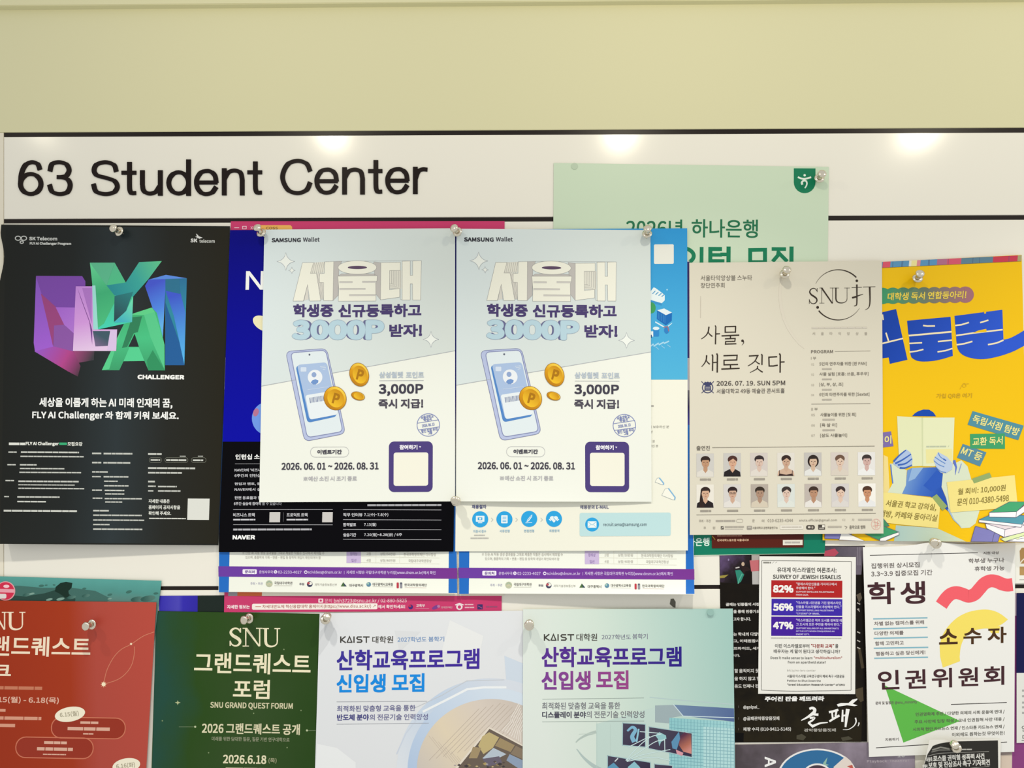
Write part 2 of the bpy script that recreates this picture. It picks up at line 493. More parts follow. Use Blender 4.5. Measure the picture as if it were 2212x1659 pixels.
for ch, x0, x1, y0, y1 in (('6', 38, 93, 345, 424), ('3', 101, 156, 345, 424), ('S', 196, 258, 345, 424),
                           ('t', 260, 296, 349, 423), ('u', 302, 351, 367, 423), ('d', 359, 412, 344, 423),
                           ('e', 419, 472, 364, 424), ('n', 479, 528, 363, 422), ('t', 532, 568, 348, 422),
                           ('C', 605, 674, 342, 422), ('e', 679, 732, 361, 421), ('n', 739, 788, 361, 420),
                           ('t', 793, 828, 345, 420), ('e', 832, 885, 360, 420), ('r', 892, 926, 360, 419)):
    wd = 10.2
    V, F = [], []
    org = np.array(sign.location)
    for si, st in enumerate(LET[ch]):
        if st == 'o': st = el_pts(.5, .665, .5, .335)
        elif st == 'b': st = el_pts(.505, .685, .495, .315)
        elif len(st) > 2: st = smooth_pts(st)
        P = np.array([(x0 + wd / 2 + a * (x1 - x0 - wd), y0 + wd / 2 + b * (y1 - y0 - wd)) for a, b in st])
        n = len(P); A, B = [], []
        closed = np.allclose(P[0], P[-1])
        for i in range(n):
            d0 = P[i] - P[i - 1] if i else (P[0] - P[-2] if closed else P[1] - P[0])
            d1 = P[i + 1] - P[i] if i < n - 1 else (P[1] - P[0] if closed else d0)
            d0 = d0 / np.linalg.norm(d0); d1 = d1 / np.linalg.norm(d1)
            m = d0 + d1; m /= np.linalg.norm(m); nr = np.array([-m[1], m[0]])
            k = 1 / max(np.dot(nr, np.array([-d0[1], d0[0]])), .5)
            w2 = wd * (.41 if abs(m[0]) > .8 else .5)
            A.append(P[i] + nr * w2 * k); B.append(P[i] - nr * w2 * k)
        f = on_wall(A + B, 0.0015 + si * 4e-6) - org; b_ = f.copy(); b_[:, 1] = -org[1]
        o = len(V) and sum(len(q) for q in V)
        V += [f, b_]
        for i in range(n - 1):
            a, c = o + i, o + n + i
            F += [(a, a + 1, c + 1, c), (a + 2 * n, c + 2 * n, c + 1 + 2 * n, a + 1 + 2 * n), (a, a + 2 * n, a + 1 + 2 * n, a + 1), (c, c + 1, c + 1 + 2 * n, c + 2 * n)]
        if not closed: F += [(o, o + n, o + 3 * n, o + 2 * n), (o + n - 1, o + 3 * n - 1, o + 4 * n - 1, o + 2 * n - 1)]
    nm = 'digit' if ch.isdigit() else 'letter'
    me = bpy.data.meshes.new(nm)
    me.from_pydata(np.vstack(V).tolist(), [], F)
    bm = bmesh.new(); bm.from_mesh(me); bmesh.ops.recalc_face_normals(bm, faces=bm.faces); bm.to_mesh(me); bm.free()
    me.materials.append(M_LETTER)
    link(bpy.data.objects.new(nm, me), sign)

# ------------------------------------------------------------------ serif capitals (no serif face at hand): drawn as strokes
def serif(p, ch, x0, y0, x1, y1, col, L=5, th=0.2, sl=0.0, thin=0.055):
    w, h = x1 - x0, y1 - y0
    T, t = th * h * 0.78, max(thin * h, 0.4)
    X = lambda a: x0 + a * w
    Y = lambda a: y0 + a * h
    def bar(xa, ya, xb, yb, wd): p.line([(xa, ya), (xb, yb)], wd, col, L)
    if ch == 'S':
        c = [(.86, .20), (.70, .07), (.45, .03), (.20, .12), (.12, .27), (.28, .42), (.55, .53), (.80, .66), (.84, .82), (.66, .95), (.42, .975), (.20, .90), (.08, .76)]
        ws = [.5, .55, .6, .8, 1.0, 1.15, 1.25, 1.15, .9, .65, .55, .5, .45]
        p.line([(X(a_), Y(b_)) for a_, b_ in c], T, col, L, smooth=True, ws=[T * q for q in ws])
        bar(X(.88), Y(.02), X(.88), Y(.26), t * 1.3); bar(X(.07), Y(.70), X(.07), Y(.98), t * 1.3)
    elif ch == 'N':
        bar(X(.16), Y(0.02), X(.16), Y(1), t * 1.3); bar(X(.86), Y(0), X(.86), Y(.98), t * 1.3)
        p.poly([(X(.08), Y(0)), (X(.08) + T * 1.15, Y(0)), (X(.88), Y(.98)), (X(.86), Y(1)), (X(.80), Y(1))], col, L)
        bar(X(0), Y(.02), X(.24), Y(.02), t); bar(X(.68), Y(.02), X(1), Y(.02), t); bar(X(0), Y(.98), X(.32), Y(.98), t)
    elif ch == 'U':
        bar(X(.20), Y(0), X(.20), Y(.70), T); bar(X(.84), Y(0), X(.84), Y(.70), t * 1.3)
        c = [(.20, .69), (.24, .84), (.36, .94), (.54, .965), (.70, .92), (.81, .82), (.84, .69)]
        ws = [1, .95, .8, .6, .5, .42, .4]
        p.line([(X(a_), Y(b_)) for a_, b_ in c], T, col, L, smooth=True, ws=[T * q for q in ws])
        bar(X(.04), Y(.02), X(.38), Y(.02), t); bar(X(.68), Y(.02), X(1), Y(.02), t)

# ------------------------------------------------------------------ back layer of posters
# mint bank poster
sh = Sheet('poster', 'large mint green bank poster with a dark green badge, hung highest on the board',
           [(1196, 352), (1790.5, 360.5), (1781, 1195.5), (1192, 1206)], 1.0, '#cbdcc2', rough=0.4)
b = sh.part('badge', 1180, 330, 3.456, 'dark green shield badge with a white sign')
arc = [(2010 - 81 + 81 * math.cos(math.radians(a)), 220 + 82 * math.sin(math.radians(a))) for a in range(0, 181, 12)]
b.poly([(1848, 116), (2010, 117)] + arc, '#0b7a54', 1)
b.ell(1929, 168, 9, 9, '#e6efe2', 3)
b.line([(1878, 182), (1905, 192), (1932, 194), (1978, 183)], 13, '#e6efe2', 3, smooth=True)
b.line([(1912, 238), (1908, 222), (1922, 208), (1940, 212), (1946, 230), (1940, 250), (1930, 264)], 13, '#e6efe2', 3, smooth=True, taper=(16, 9))
b.done()
t = sh.part('title_lettering', 1180, 330, 3.456)
t.text('2026년', 597, 497, 1018, 632, '#20704c', b=5)
t.text('하나은행', 1085, 497, 1580, 634, '#20704c', b=5)
g = '#107a54'
t.ell(1010, 770, 106, 74, g, 2, w=30); t.rect(1145, 703, 1173, 930, g, 2)
t.rect(1210, 703, 1312, 733, g, 2); t.rect(1210, 703, 1240, 815, g, 2); t.rect(1210, 750, 1312, 775, g, 2); t.rect(1210, 795, 1330, 822, g, 2)
t.rect(1345, 700, 1376, 900, g, 2); t.rect(1300, 745, 1350, 772, g, 2)
t.poly([(1508, 712), (1648, 710), (1648, 830), (1508, 830)], g, 2, [[(1537, 740), (1618, 738), (1618, 802), (1537, 802)]])
t.rect(1683, 705, 1790, 732, g, 2); t.line([(1735, 732), (1730, 765), (1690, 812)], 28, g, 2); t.line([(1738, 750), (1800, 812)], 28, g, 2); t.rect(1815, 700, 1846, 860, g, 2)
t.done()
f = sh.part('footer_band', 1470, 860, 4.74, 'deep green band at the foot')
f.poly([(100, 1340), (1488, 1340), (1476, 1586), (100, 1608)], '#087a5e', 1)
f.text('하나은행', 0, 1432, 296, 1516, '#dff0e6', b=5)
f.done()

# brown notice tucked under the concert poster
sh = Sheet('notice', 'dark brown notice peeking out below the white concert poster, on the green band', [(1533, 905), (1737, 905), (1736, 1182.5), (1538, 1184)], 2.0, '#56180a')
p = sh.part('printed_text', 1470, 860, 4.74)
p.greek(375, 1402, 630, 1418, '#b0806a'); p.text('전국대학노동조합 서울대지부', 375, 1440, 700, 1467, '#d8b090', b=2.5)
p.line([(325, 1412), (355, 1450)], 8, '#b08a30'); p.done()
p = sh.part('address_label', 1470, 860, 4.74, 'small white printed label')
p.rect(1048, 1452, 1250, 1506, '#e4dfd0', 1); p.greek(1068, 1465, 1225, 1492, '#b3ada6'); p.done()

# pink poster behind the white ones
PINK = '#c93a6c'
sh = Sheet('poster', 'bright pink poster mostly hidden, only its top and bottom strips show', [(498.5, 478), (1090, 477.5), (1083.5, 1320), (484, 1322.5)], 1.2, PINK)
p = sh.part('window_icons', 460, 460, 5.53)
p.line([(255, 176), (312, 176)], 7, '#e9c6cf'); p.rrect(350, 155, 402, 195, 3, '#e9c6cf', 2, w=9)
p.line([(450, 160), (475, 195)], 6, '#e9c6cf'); p.line([(475, 160), (450, 195)], 6, '#e9c6cf'); p.done()
p = sh.part('name_tab', 460, 460, 5.53, 'orange tab')
p.poly([(540, 205), (540, 150), (560, 146), (925, 146), (945, 165), (948, 205)], '#eeb55c', 1)
p.text('COSS', 635, 166, 775, 197, '#8c6a3a', b=3, f='i'); p.done()
p = sh.part('inner_page', 460, 900, 3.77, 'cream inner page with orange block')
p.poly([(125, 600), (2370, 600), (2370, 1459), (125, 1461)], '#e9e2cf', 1); p.rect(200, 1300, 400, 1461, '#d26a3c', 2); p.rect(125, 1300, 200, 1461, '#96949a', 2); p.done()
p = sh.part('contact_text', 460, 900, 3.77)
p.rrect(858, 1482, 898, 1515, 6, '#f0d4d8', 3); p.ell(878, 1498, 9, 9, PINK, 4)
p.text('문의', 910, 1483, 968, 1515, '#e6a0b4', b=1.5); p.text('bnh3723@snu.ac.kr / 02-880-5825', 985, 1481, 1578, 1520, '#efc3cc', b=1.5, f='i')
p.text('자세한 정보는', 115, 1533, 300, 1565, '#f4d9dd', b=4)
p.rrect(318, 1522, 1340, 1571, 12, '#f6efe6', 2)
p.line([(345, 1547), (392, 1547)], 5, '#c05a50', 3)
p.text('차세대반도체 혁신융합대학 홈페이지(https://www.disu.ac.kr/) ↗', 402, 1530, 1325, 1564, '#b0605a', b=1)
p.text('에서 확인하세요!', 1346, 1531, 1565, 1563, '#f4d9dd', b=3); p.done()
p = sh.part('sponsor_logos', 460, 900, 3.77)
p.ell(1610, 1550, 19, 19, '#3c2a78', 2); p.ell(1604, 1543, 11, 9, '#c0304a', 3)
p.text('교육부', 1655, 1526, 1726, 1552, '#f0d4d8', b=2); p.line([(1650, 1562), (1760, 1562)], 2, '#e0b0bc')
p.ell(1815, 1552, 34, 14, '#7b3f8c', 2, rot=-25); p.ell(1838, 1545, 12, 12, '#b878a0', 3)
p.text('한국연구재단', 1860, 1545, 1950, 1562, '#d8aab4', b=1)
p.at(960, 860, 3.457)
p.ell(112, 1558, 24, 24, '#eadbdc', 2); p.line([(80, 1545), (112, 1532), (144, 1545)], 7, '#eadbdc', 3); p.ell(112, 1560, 12, 12, PINK, 3)
p.greek(152, 1535, 222, 1548, '#e3b4c0'); p.greek(152, 1556, 222, 1570, '#e3b4c0')
p.rect(246, 1540, 286, 1578, '#3c2f68', 2); p.line([(252, 1552), (280, 1568)], 5, '#b05080', 3); p.greek(310, 1550, 395, 1566, '#9a4a70'); p.done()

# the two blue-bordered video contest posters
REF_G = [(990, 563), (1489, 563), (1500, 1284), (991, 1282)]
def contest(label, quad, d, curl):
    sh = Sheet('poster', label, quad, d, '#eef0e4', group='blue bordered contest posters', ref=REF_G, curl=curl, nv=140)
    for x0, x1, xa, xb in ((104, 187, 110, 182), (1803, 1829, 1803, 1867)):
        p = sh.part('side_border', 960, 860, 3.457, 'blue and purple side border')
        p.poly([(x0, -1020), (x1, -1020), (x1, -300), (x0, -300)], '#3a2a6c', 1)
        p.poly([(x0, -300), (x1, -300), (x1 + 6, -60), (x0, -60)], '#b9b4b8', 1)
        p.poly([(x0, -60), (x1 + 6, -60), (x1 + 10, 200), (x0, 200)], (((0, '#6d6a70'), (.5, '#2b2250'), (1, '#3b3c9a')), (0, -60), (0, 200)), 1)
        p.poly([(x0, 200), (x1 + 10, 200), (xb, 1462), (xa, 1462)], '#1f6ac0', 1)
        p.done()
    p = sh.part('small_print', 960, 860, 3.457)
    p.text('※ 단순 AI 자동 생성 결과물을 그대로 제출한 작품은 심사에서 제외될 수', 280, 1155, 885, 1179, '#a8a49c')
    p.text('있으며, 출품작의 기획·연출·편집 등 창작적 개입이 확인되어야 함', 303, 1189, 858, 1213, '#a8a49c'); p.done()
    p = sh.part('prize_table', 960, 860, 3.457)
    p.rect(1048, 1060, 1154, 1240, '#c9b7da', 1)
    for y in (1142, 1195, 1240): p.line([(1154, y - 4), (1735, y + 6)], 1.6, '#d9d6c6', 2)
    for x in (1265, 1440): p.line([(x, 1060), (x, 1240)], 1.6, '#dedbcc', 2)
    for s, x0, y0, x1, y1, c in (('장려상', 1075, 1160, 1128, 1184, '#8a6ea8'), ('입선', 1085, 1209, 1120, 1232, '#8a6ea8'), ('2점', 1196, 1161, 1226, 1182, '#b5b1a8'), ('4점', 1196, 1209, 1226, 1230, '#b5b1a8'),
                                 ('상장/50만원', 1297, 1162, 1408, 1186, '#aba79e'), ('상장/40만원', 1297, 1210, 1408, 1233, '#aba79e'), ('한국과학창의재단 이사장상', 1470, 1164, 1708, 1188, '#aba79e'), ('국립대구과학관장상', 1505, 1211, 1675, 1234, '#aba79e')):
        p.text(s, x0, y0, x1, y1, c)
    p.done()
    cb = sh.part('contact_band', 960, 860, 3.457, 'purple band')
    cb.poly([(104, 1267), (1866, 1277), (1867, 1356), (106, 1344)], (((0, '#6a3aa0'), (1, '#74308c')), (104, 1300), (1866, 1310)), 2)
    p = sh.part('contact_text', 960, 860, 3.457, parent=cb.done())
    p.rrect(283, 1289, 388, 1325, 8, '#efeaf2', 3); p.text('문의처', 300, 1296, 373, 1320, '#6a4a98', b=2)
    p.text('운영사무국', 405, 1297, 508, 1321, '#cdb8e0', b=1.5); p.ell(526, 1308, 13, 13, '#e6dcee', 3); p.line([(521, 1303), (531, 1313)], 4, '#70389c', 4)
    p.text('02-2233-4027', 545, 1298, 718, 1321, '#cdb8e0', b=1.5, f='i'); p.ell(749, 1309, 13, 13, '#e6dcee', 3); p.rect(742, 1305, 756, 1314, '#70389c', 4)
    p.text('scivideo@dnsm.or.kr', 766, 1297, 1015, 1325, '#cdb8e0', b=1.5, f='i'); p.line([(1033, 1299), (1033, 1324)], 2.5, '#cdb8e0', 4)
    p.text('자세한 사항은 국립대구과학관 누리집(www.dnsm.or.kr)에서 확인', 1048, 1297, 1706, 1327, '#cdb8e0', b=1.5); p.done()
    p = sh.part('sponsor_logos', 960, 860, 3.457)
    p.text('주최·주관', 342, 1386, 432, 1406, '#9a98b8'); p.ell(480, 1396, 25, 25, '#b9bda0', 2); p.line([(462, 1390), (480, 1380), (498, 1392)], 4, '#8fae9a', 3, smooth=True); p.line([(465, 1404), (485, 1396), (498, 1410)], 4, '#d0c8a8', 3, smooth=True)
    p.text('국립대구과학관', 518, 1380, 652, 1402, '#84807c', b=1); p.line([(518, 1411), (650, 1411)], 2, '#bdb9ae')
    p.text('후원', 702, 1390, 738, 1408, '#7d7a80', b=1.5); p.ell(779, 1399, 21, 21, '#3a3c58', 2); p.ell(783, 1394, 14, 12, '#e8e6dc', 3); p.ell(770, 1392, 10, 9, '#b45058', 3)
    p.text('과학기술정보통신부', 815, 1393, 980, 1412, '#a29e98'); p.poly([(1008, 1415), (1026, 1384), (1052, 1415)], '#4a6a3c', 2); p.poly([(1026, 1384), (1052, 1415), (1036, 1415)], '#33405a', 3)
    p.text('대구광역시', 1070, 1396, 1172, 1418, '#6d6a66', b=1); p.ell(1214, 1400, 17, 17, '#5a86a0', 2); p.ell(1209, 1394, 8, 8, '#9cc0b0', 3)
    p.text('대구광역시교육청', 1243, 1388, 1392, 1410, '#73706c', b=1); p.line([(1243, 1416), (1392, 1418)], 2, '#bdb9ae')
    p.rrect(1420, 1385, 1436, 1428, 5, '#b83a48', 2); p.rrect(1444, 1384, 1462, 1428, 5, '#8f9098', 2); p.ell(1452, 1392, 7, 7, '#5a5f6c', 3)
    p.text('한국과학창의재단', 1477, 1392, 1643, 1413, '#7a7672', b=1); p.line([(1480, 1422), (1640, 1424)], 1.5, '#d0b0a8'); p.done()
contest('blue-bordered poster with purple contact band, left one, below the black and blue poster', [(478, 563), (983, 560), (987.5, 1282), (472, 1278.5)], 2.0,
        lambda u, v: 7 * v ** 14 * (0.4 + 0.6 * u))
contest('blue-bordered poster with purple contact band, right one, below the sky-blue recruiting poster', REF_G, 2.3, lambda u, v: 16 * v ** 16 * (0.25 + 0.75 * u))

# internship poster: blue above, black below
sh = Sheet('poster', 'blue and black internship poster showing a large white letter N', [(497, 497), (990, 494), (979.5, 1191.5), (472.5, 1192.5)], 3.2, '#030206', rough=0.35, spec=0.08,
           curl=lambda u, v: 4 * v ** 10 * (0.5 + 0.5 * np.sin(3.1 * u)))
p = sh.part('blue_field', 0, 0, 1, 'deep blue upper field')
p.poly([(497, 497), (990, 494), (983.5, 954), (481, 954)], (((0, '#07077c'), (1, '#080aa0')), (600, 500), (600, 950)), 1)
p.at(460, 460, 5.53); p.ell(610, 1325, 145, 82, '#e6dfb6', 2, rot=28); p.at(460, 900, 3.77); p.ell(455, 15, 138, 138, '#6c94e0', 2); p.ell(350, -35, 22, 34, '#b07090', 3, rot=20); p.done()
p = sh.part('big_initial', 460, 460, 5.53, 'large white letter')
p.text('N', 392, 695, 610, 917, '#f0f1ec', b=8, f='i'); p.done()
p = sh.part('printed_text', 460, 900, 3.77)
c = '#c9c9ce'
p.text('인턴십 소개', 183, 305, 425, 349, '#f2f2f0', b=4); p.line([(180, 385), (520, 384)], 3, '#b9b9bc')
for s, y in (("NAVER의 '비즈니스", 422), ("6주간의 인턴십을", 467), ('현업과 멘토, 동료', 535), ('NAVER에서 실제', 580), ('한편 동료들과 함께', 648)):
    p.text(s, 176, y, 420, y + 26, c, b=1.5)
p.text('6주간 실습에 참여해 볼 수 있습니다', 170, 695, 560, 722, c, b=1.5)
p.line([(165, 757), (975, 756)], 3.2, c); p.line([(165, 880), (975, 881)], 3.2, c)
p.text('비즈니스 트랙', 165, 785, 340, 815, c, b=2); p.text('프로덕트 트랙', 600, 785, 770, 815, c, b=2)
p.greek(165, 830, 345, 848, c); p.greek(600, 830, 775, 848, c); p.line([(575, 780), (572, 855)], 2, '#77777c')
p.greek(165, 908, 805, 930, '#b0b0b5')
p.greek(1258, 710, 1860, 732, '#a8a8ad')
for y, y2 in ((760, 757), (842, 839), (921, 918), (1002, 998)): p.line([(1060, y2), (1860, y)], 3.2, c)
for a, bb, y, xe in (('직무 인터뷰', '7.1(수)~7.8(수)', 785, 1428), ('합격발표', '7.13(월)', 866, 1330), ('실습기간', '7.20(월)~8.28(금) / 6주', 948, 1540)):
    p.text(a, 1060, y, 1062 + 26 * len(a), y + 29, c, b=2); p.text(bb, 1230, y, xe, y + 30, c, b=1.5)
p.done()
p = sh.part('code_plate', 460, 900, 3.77, 'pale square plate'); p.rect(460, 778, 547, 860, '#c9c6c2', 2); p.done()
p = sh.part('code_plate', 460, 900, 3.77, 'pale square plate'); p.rect(890, 778, 975, 860, '#c9c6c2', 2); p.done()
p = sh.part('company_logo', 460, 900, 3.77); p.text('NAVER', 160, 965, 343, 1000, '#f4f4f2', b=7, f='i'); p.done()

# sky-blue recruiting poster
sh = Sheet('poster', 'recruiting poster, sky-blue on top and white below with round blue icons', [(989, 496), (1484.5, 493), (1486, 1189), (983.5, 1191)], 4.4, '#ecebdb', rough=0.4,
           curl=lambda u, v: 3.5 * v ** 12 * u)
p = sh.part('blue_field', 0, 0, 1, 'sky-blue upper field')
p.poly([(989, 496), (1484.5, 493), (1485.2, 820), (987, 820)], (((0, '#2a93d2'), (1, '#4fb0d8')), (1440, 495), (1440, 820)), 1); p.done()
p = sh.part('code_plate', 960, 460, 3.95, 'white rounded plate'); p.rrect(1788, 268, 1957, 434, 10, '#e6e6dc', 2); p.done()
p = sh.part('city_picture', 960, 460, 3.95, 'small isometric drawings')
p.poly([(1735, 700), (1785, 635), (1800, 640), (1880, 700), (1880, 745), (1855, 770), (1735, 735)], '#e2ecec', 2)
for i in range(4): p.line([(1775 + i * 26, 690 + i * 8), (1800 + i * 26, 665 + i * 10)], 7, '#3f93c4', 3)
p.poly([(1735, 735), (1855, 770), (1855, 790), (1735, 760)], '#3a8fc6', 2)
p.ell(1765, 810, 38, 48, '#3f9a5a', 2)
p.poly([(1815, 830), (1875, 815), (1942, 850), (1940, 920), (1890, 960), (1812, 905)], '#1668b4', 3); p.poly([(1815, 830), (1875, 815), (1942, 850), (1890, 872)], '#dfe9ec', 4)
for i in range(5): p.line([(1825 + i * 14, 850 + i * 5), (1825 + i * 14, 905 + i * 9)], 3, '#4d9bd6', 5)
p.poly([(1800, 925), (1890, 975), (1945, 935), (1940, 945), (1890, 988), (1798, 935)], '#d8e8ee', 2)
p.ell(1806, 985, 28, 14, '#d9e8ee', 4); p.rrect(1782, 985, 1832, 1055, 8, '#2b84c8', 3); p.ell(1896, 1000, 22, 30, '#2f7ec0', 3); p.line([(1870, 975), (1905, 970), (1915, 1010)], 9, '#9a6a78', 4)
p.rect(1740, 1010, 1782, 1055, '#e2ecec', 2); p.rect(1735, 1040, 1770, 1065, '#174a7c', 3)
for i in range(4): p.line([(1740 + i * 44, 1150 - i * 12), (1785 + i * 44, 1118 - i * 8)], 12, '#a5d2e8', 3)
for i in range(3): p.line([(1800 + i * 50, 1140 - i * 8), (1830 + i * 50, 1165 - i * 10)], 6, '#8cc4e2', 3)
p.ell(1900, 655, 7, 7, '#9ad0e8', 3); p.done()
p = sh.part('printed_text', 960, 860, 3.457)
p.greek(1515, 50, 1563, 66, '#a5a29a'); p.text('우위 보유하신 분', 1505, 204, 1678, 224, '#8d8a82'); p.text('분', 1537, 242, 1556, 260, '#8d8a82'); p.text('신 분', 1530, 312, 1572, 331, '#8d8a82'); p.text('하신 분', 1530, 347, 1597, 367, '#8d8a82')
p.text('채용절차', 205, 796, 313, 825, '#4a4f7c', b=2); p.text('채용문의 E-MAIL', 1013, 799, 1227, 828, '#55577c', b=1.5)
for s, x0, x1, y in (('지원서 접수', 215, 312, 984), ('서류전형', 412, 487, 982), ('면접전형', 595, 670, 981), ('최종합격', 783, 858, 980)): p.text(s, x0, y, x1, y + 21, '#8fb4cc', b=.8)
p.greek(222, 1018, 302, 1030, '#bcbab2'); p.greek(195, 1039, 330, 1052, '#bcbab2')
for x in (355, 538, 725): p.line([(x - 6, 894), (x + 8, 908), (x - 6, 922)], 3.5, '#b5bcc0', 3)
p.done()
for i, (x, y) in enumerate(((267, 905), (448, 905), (633, 902), (818, 902))):
    p = sh.part('round_icon', 960, 860, 3.457); p.ell(x, y, 60, 60, '#2aa2de', 1)
    if i == 0: p.rrect(x - 32, y - 26, x + 32, y + 18, 4, '#e4eef0', 2); p.rect(x - 18, y - 14, x + 16, y + 6, '#2aa2de', 3); p.rect(x - 8, y - 10, x + 8, y + 2, '#e4eef0', 4); p.rect(x - 16, y + 22, x + 16, y + 29, '#e4eef0', 2)
    if i == 1:
        p.rrect(x - 24, y - 30, x + 24, y + 30, 5, '#e4eef0', 2)
        for k in range(4): p.line([(x - 14, y - 16 + 11 * k), (x + 14, y - 16 + 11 * k)], 4, '#2aa2de', 3)
    if i == 2: p.line([(x - 28, y + 30), (x + 22, y + 28)], 4, '#e4eef0', 2); p.poly([(x + 24, y - 34), (x + 8, y - 22), (x - 14, y + 6), (x - 20, y + 24), (x - 2, y + 16), (x + 20, y - 14)], '#e4eef0', 2); p.line([(x + 16, y - 24), (x - 12, y + 14)], 3.5, '#2aa2de', 3)
    if i == 3: p.ell(x - 13, y - 6, 17, 15, '#e4eef0', 2); p.ell(x + 13, y - 6, 17, 15, '#e4eef0', 2); p.poly([(x - 29, y - 2), (x + 29, y - 2), (x, y + 28)], '#e4eef0', 2); p.line([(x - 36, y + 2), (x - 22, y + 14)], 8, '#e4eef0', 2); p.line([(x + 36, y + 2), (x + 22, y + 14)], 8, '#e4eef0', 2); p.line([(x - 4, y - 10), (x + 14, y + 12)], 4, '#2aa2de', 3)
    p.done()
p = sh.part('mail_box', 960, 860, 3.457, 'pale blue address panel')
p.rrect(1010, 856, 1690, 1030, 14, '#bcdcdd', 1); mb = p.done()
p = sh.part('envelope_icon', 960, 860, 3.457, 'white envelope in a blue disc', parent=mb)
p.ell(1103, 944, 52, 52, '#2aa2de', 2); p.rrect(1070, 920, 1136, 968, 4, '#e8f0f0', 3); p.line([(1072, 924), (1103, 948), (1134, 924)], 4, '#8fc4dc', 4); p.line([(1072, 966), (1093, 944)], 3, '#8fc4dc', 4); p.line([(1134, 966), (1113, 944)], 3, '#8fc4dc', 4)
p.done(); p = sh.part('mail_address', 960, 860, 3.457, parent=mb)
p.text('recruit.sena@samsung.com', 1187, 930, 1510, 963, '#5a6a74', b=.8); p.done()
p = sh.part('device_drawing', 960, 860, 3.457)
for cx, cy, sx, sy in ((1605, 622, 32, 24), (1673, 718, 50, 40)):
    o = [(cx - sx, cy + sy * .2), (cx - sx * .5, cy - sy), (cx, cy - sy * 1.1), (cx + sx, cy + sy * .6), (cx + sx * .9, cy + sy * 1.05), (cx + sx * .6, cy + sy)]
    p.poly(o, '#f0efe2', 1); p.line(o + [o[0]], 2, '#8d9aa2', 2); p.line(o[2:5], 9, '#7fb3d8', 3)
p.done()

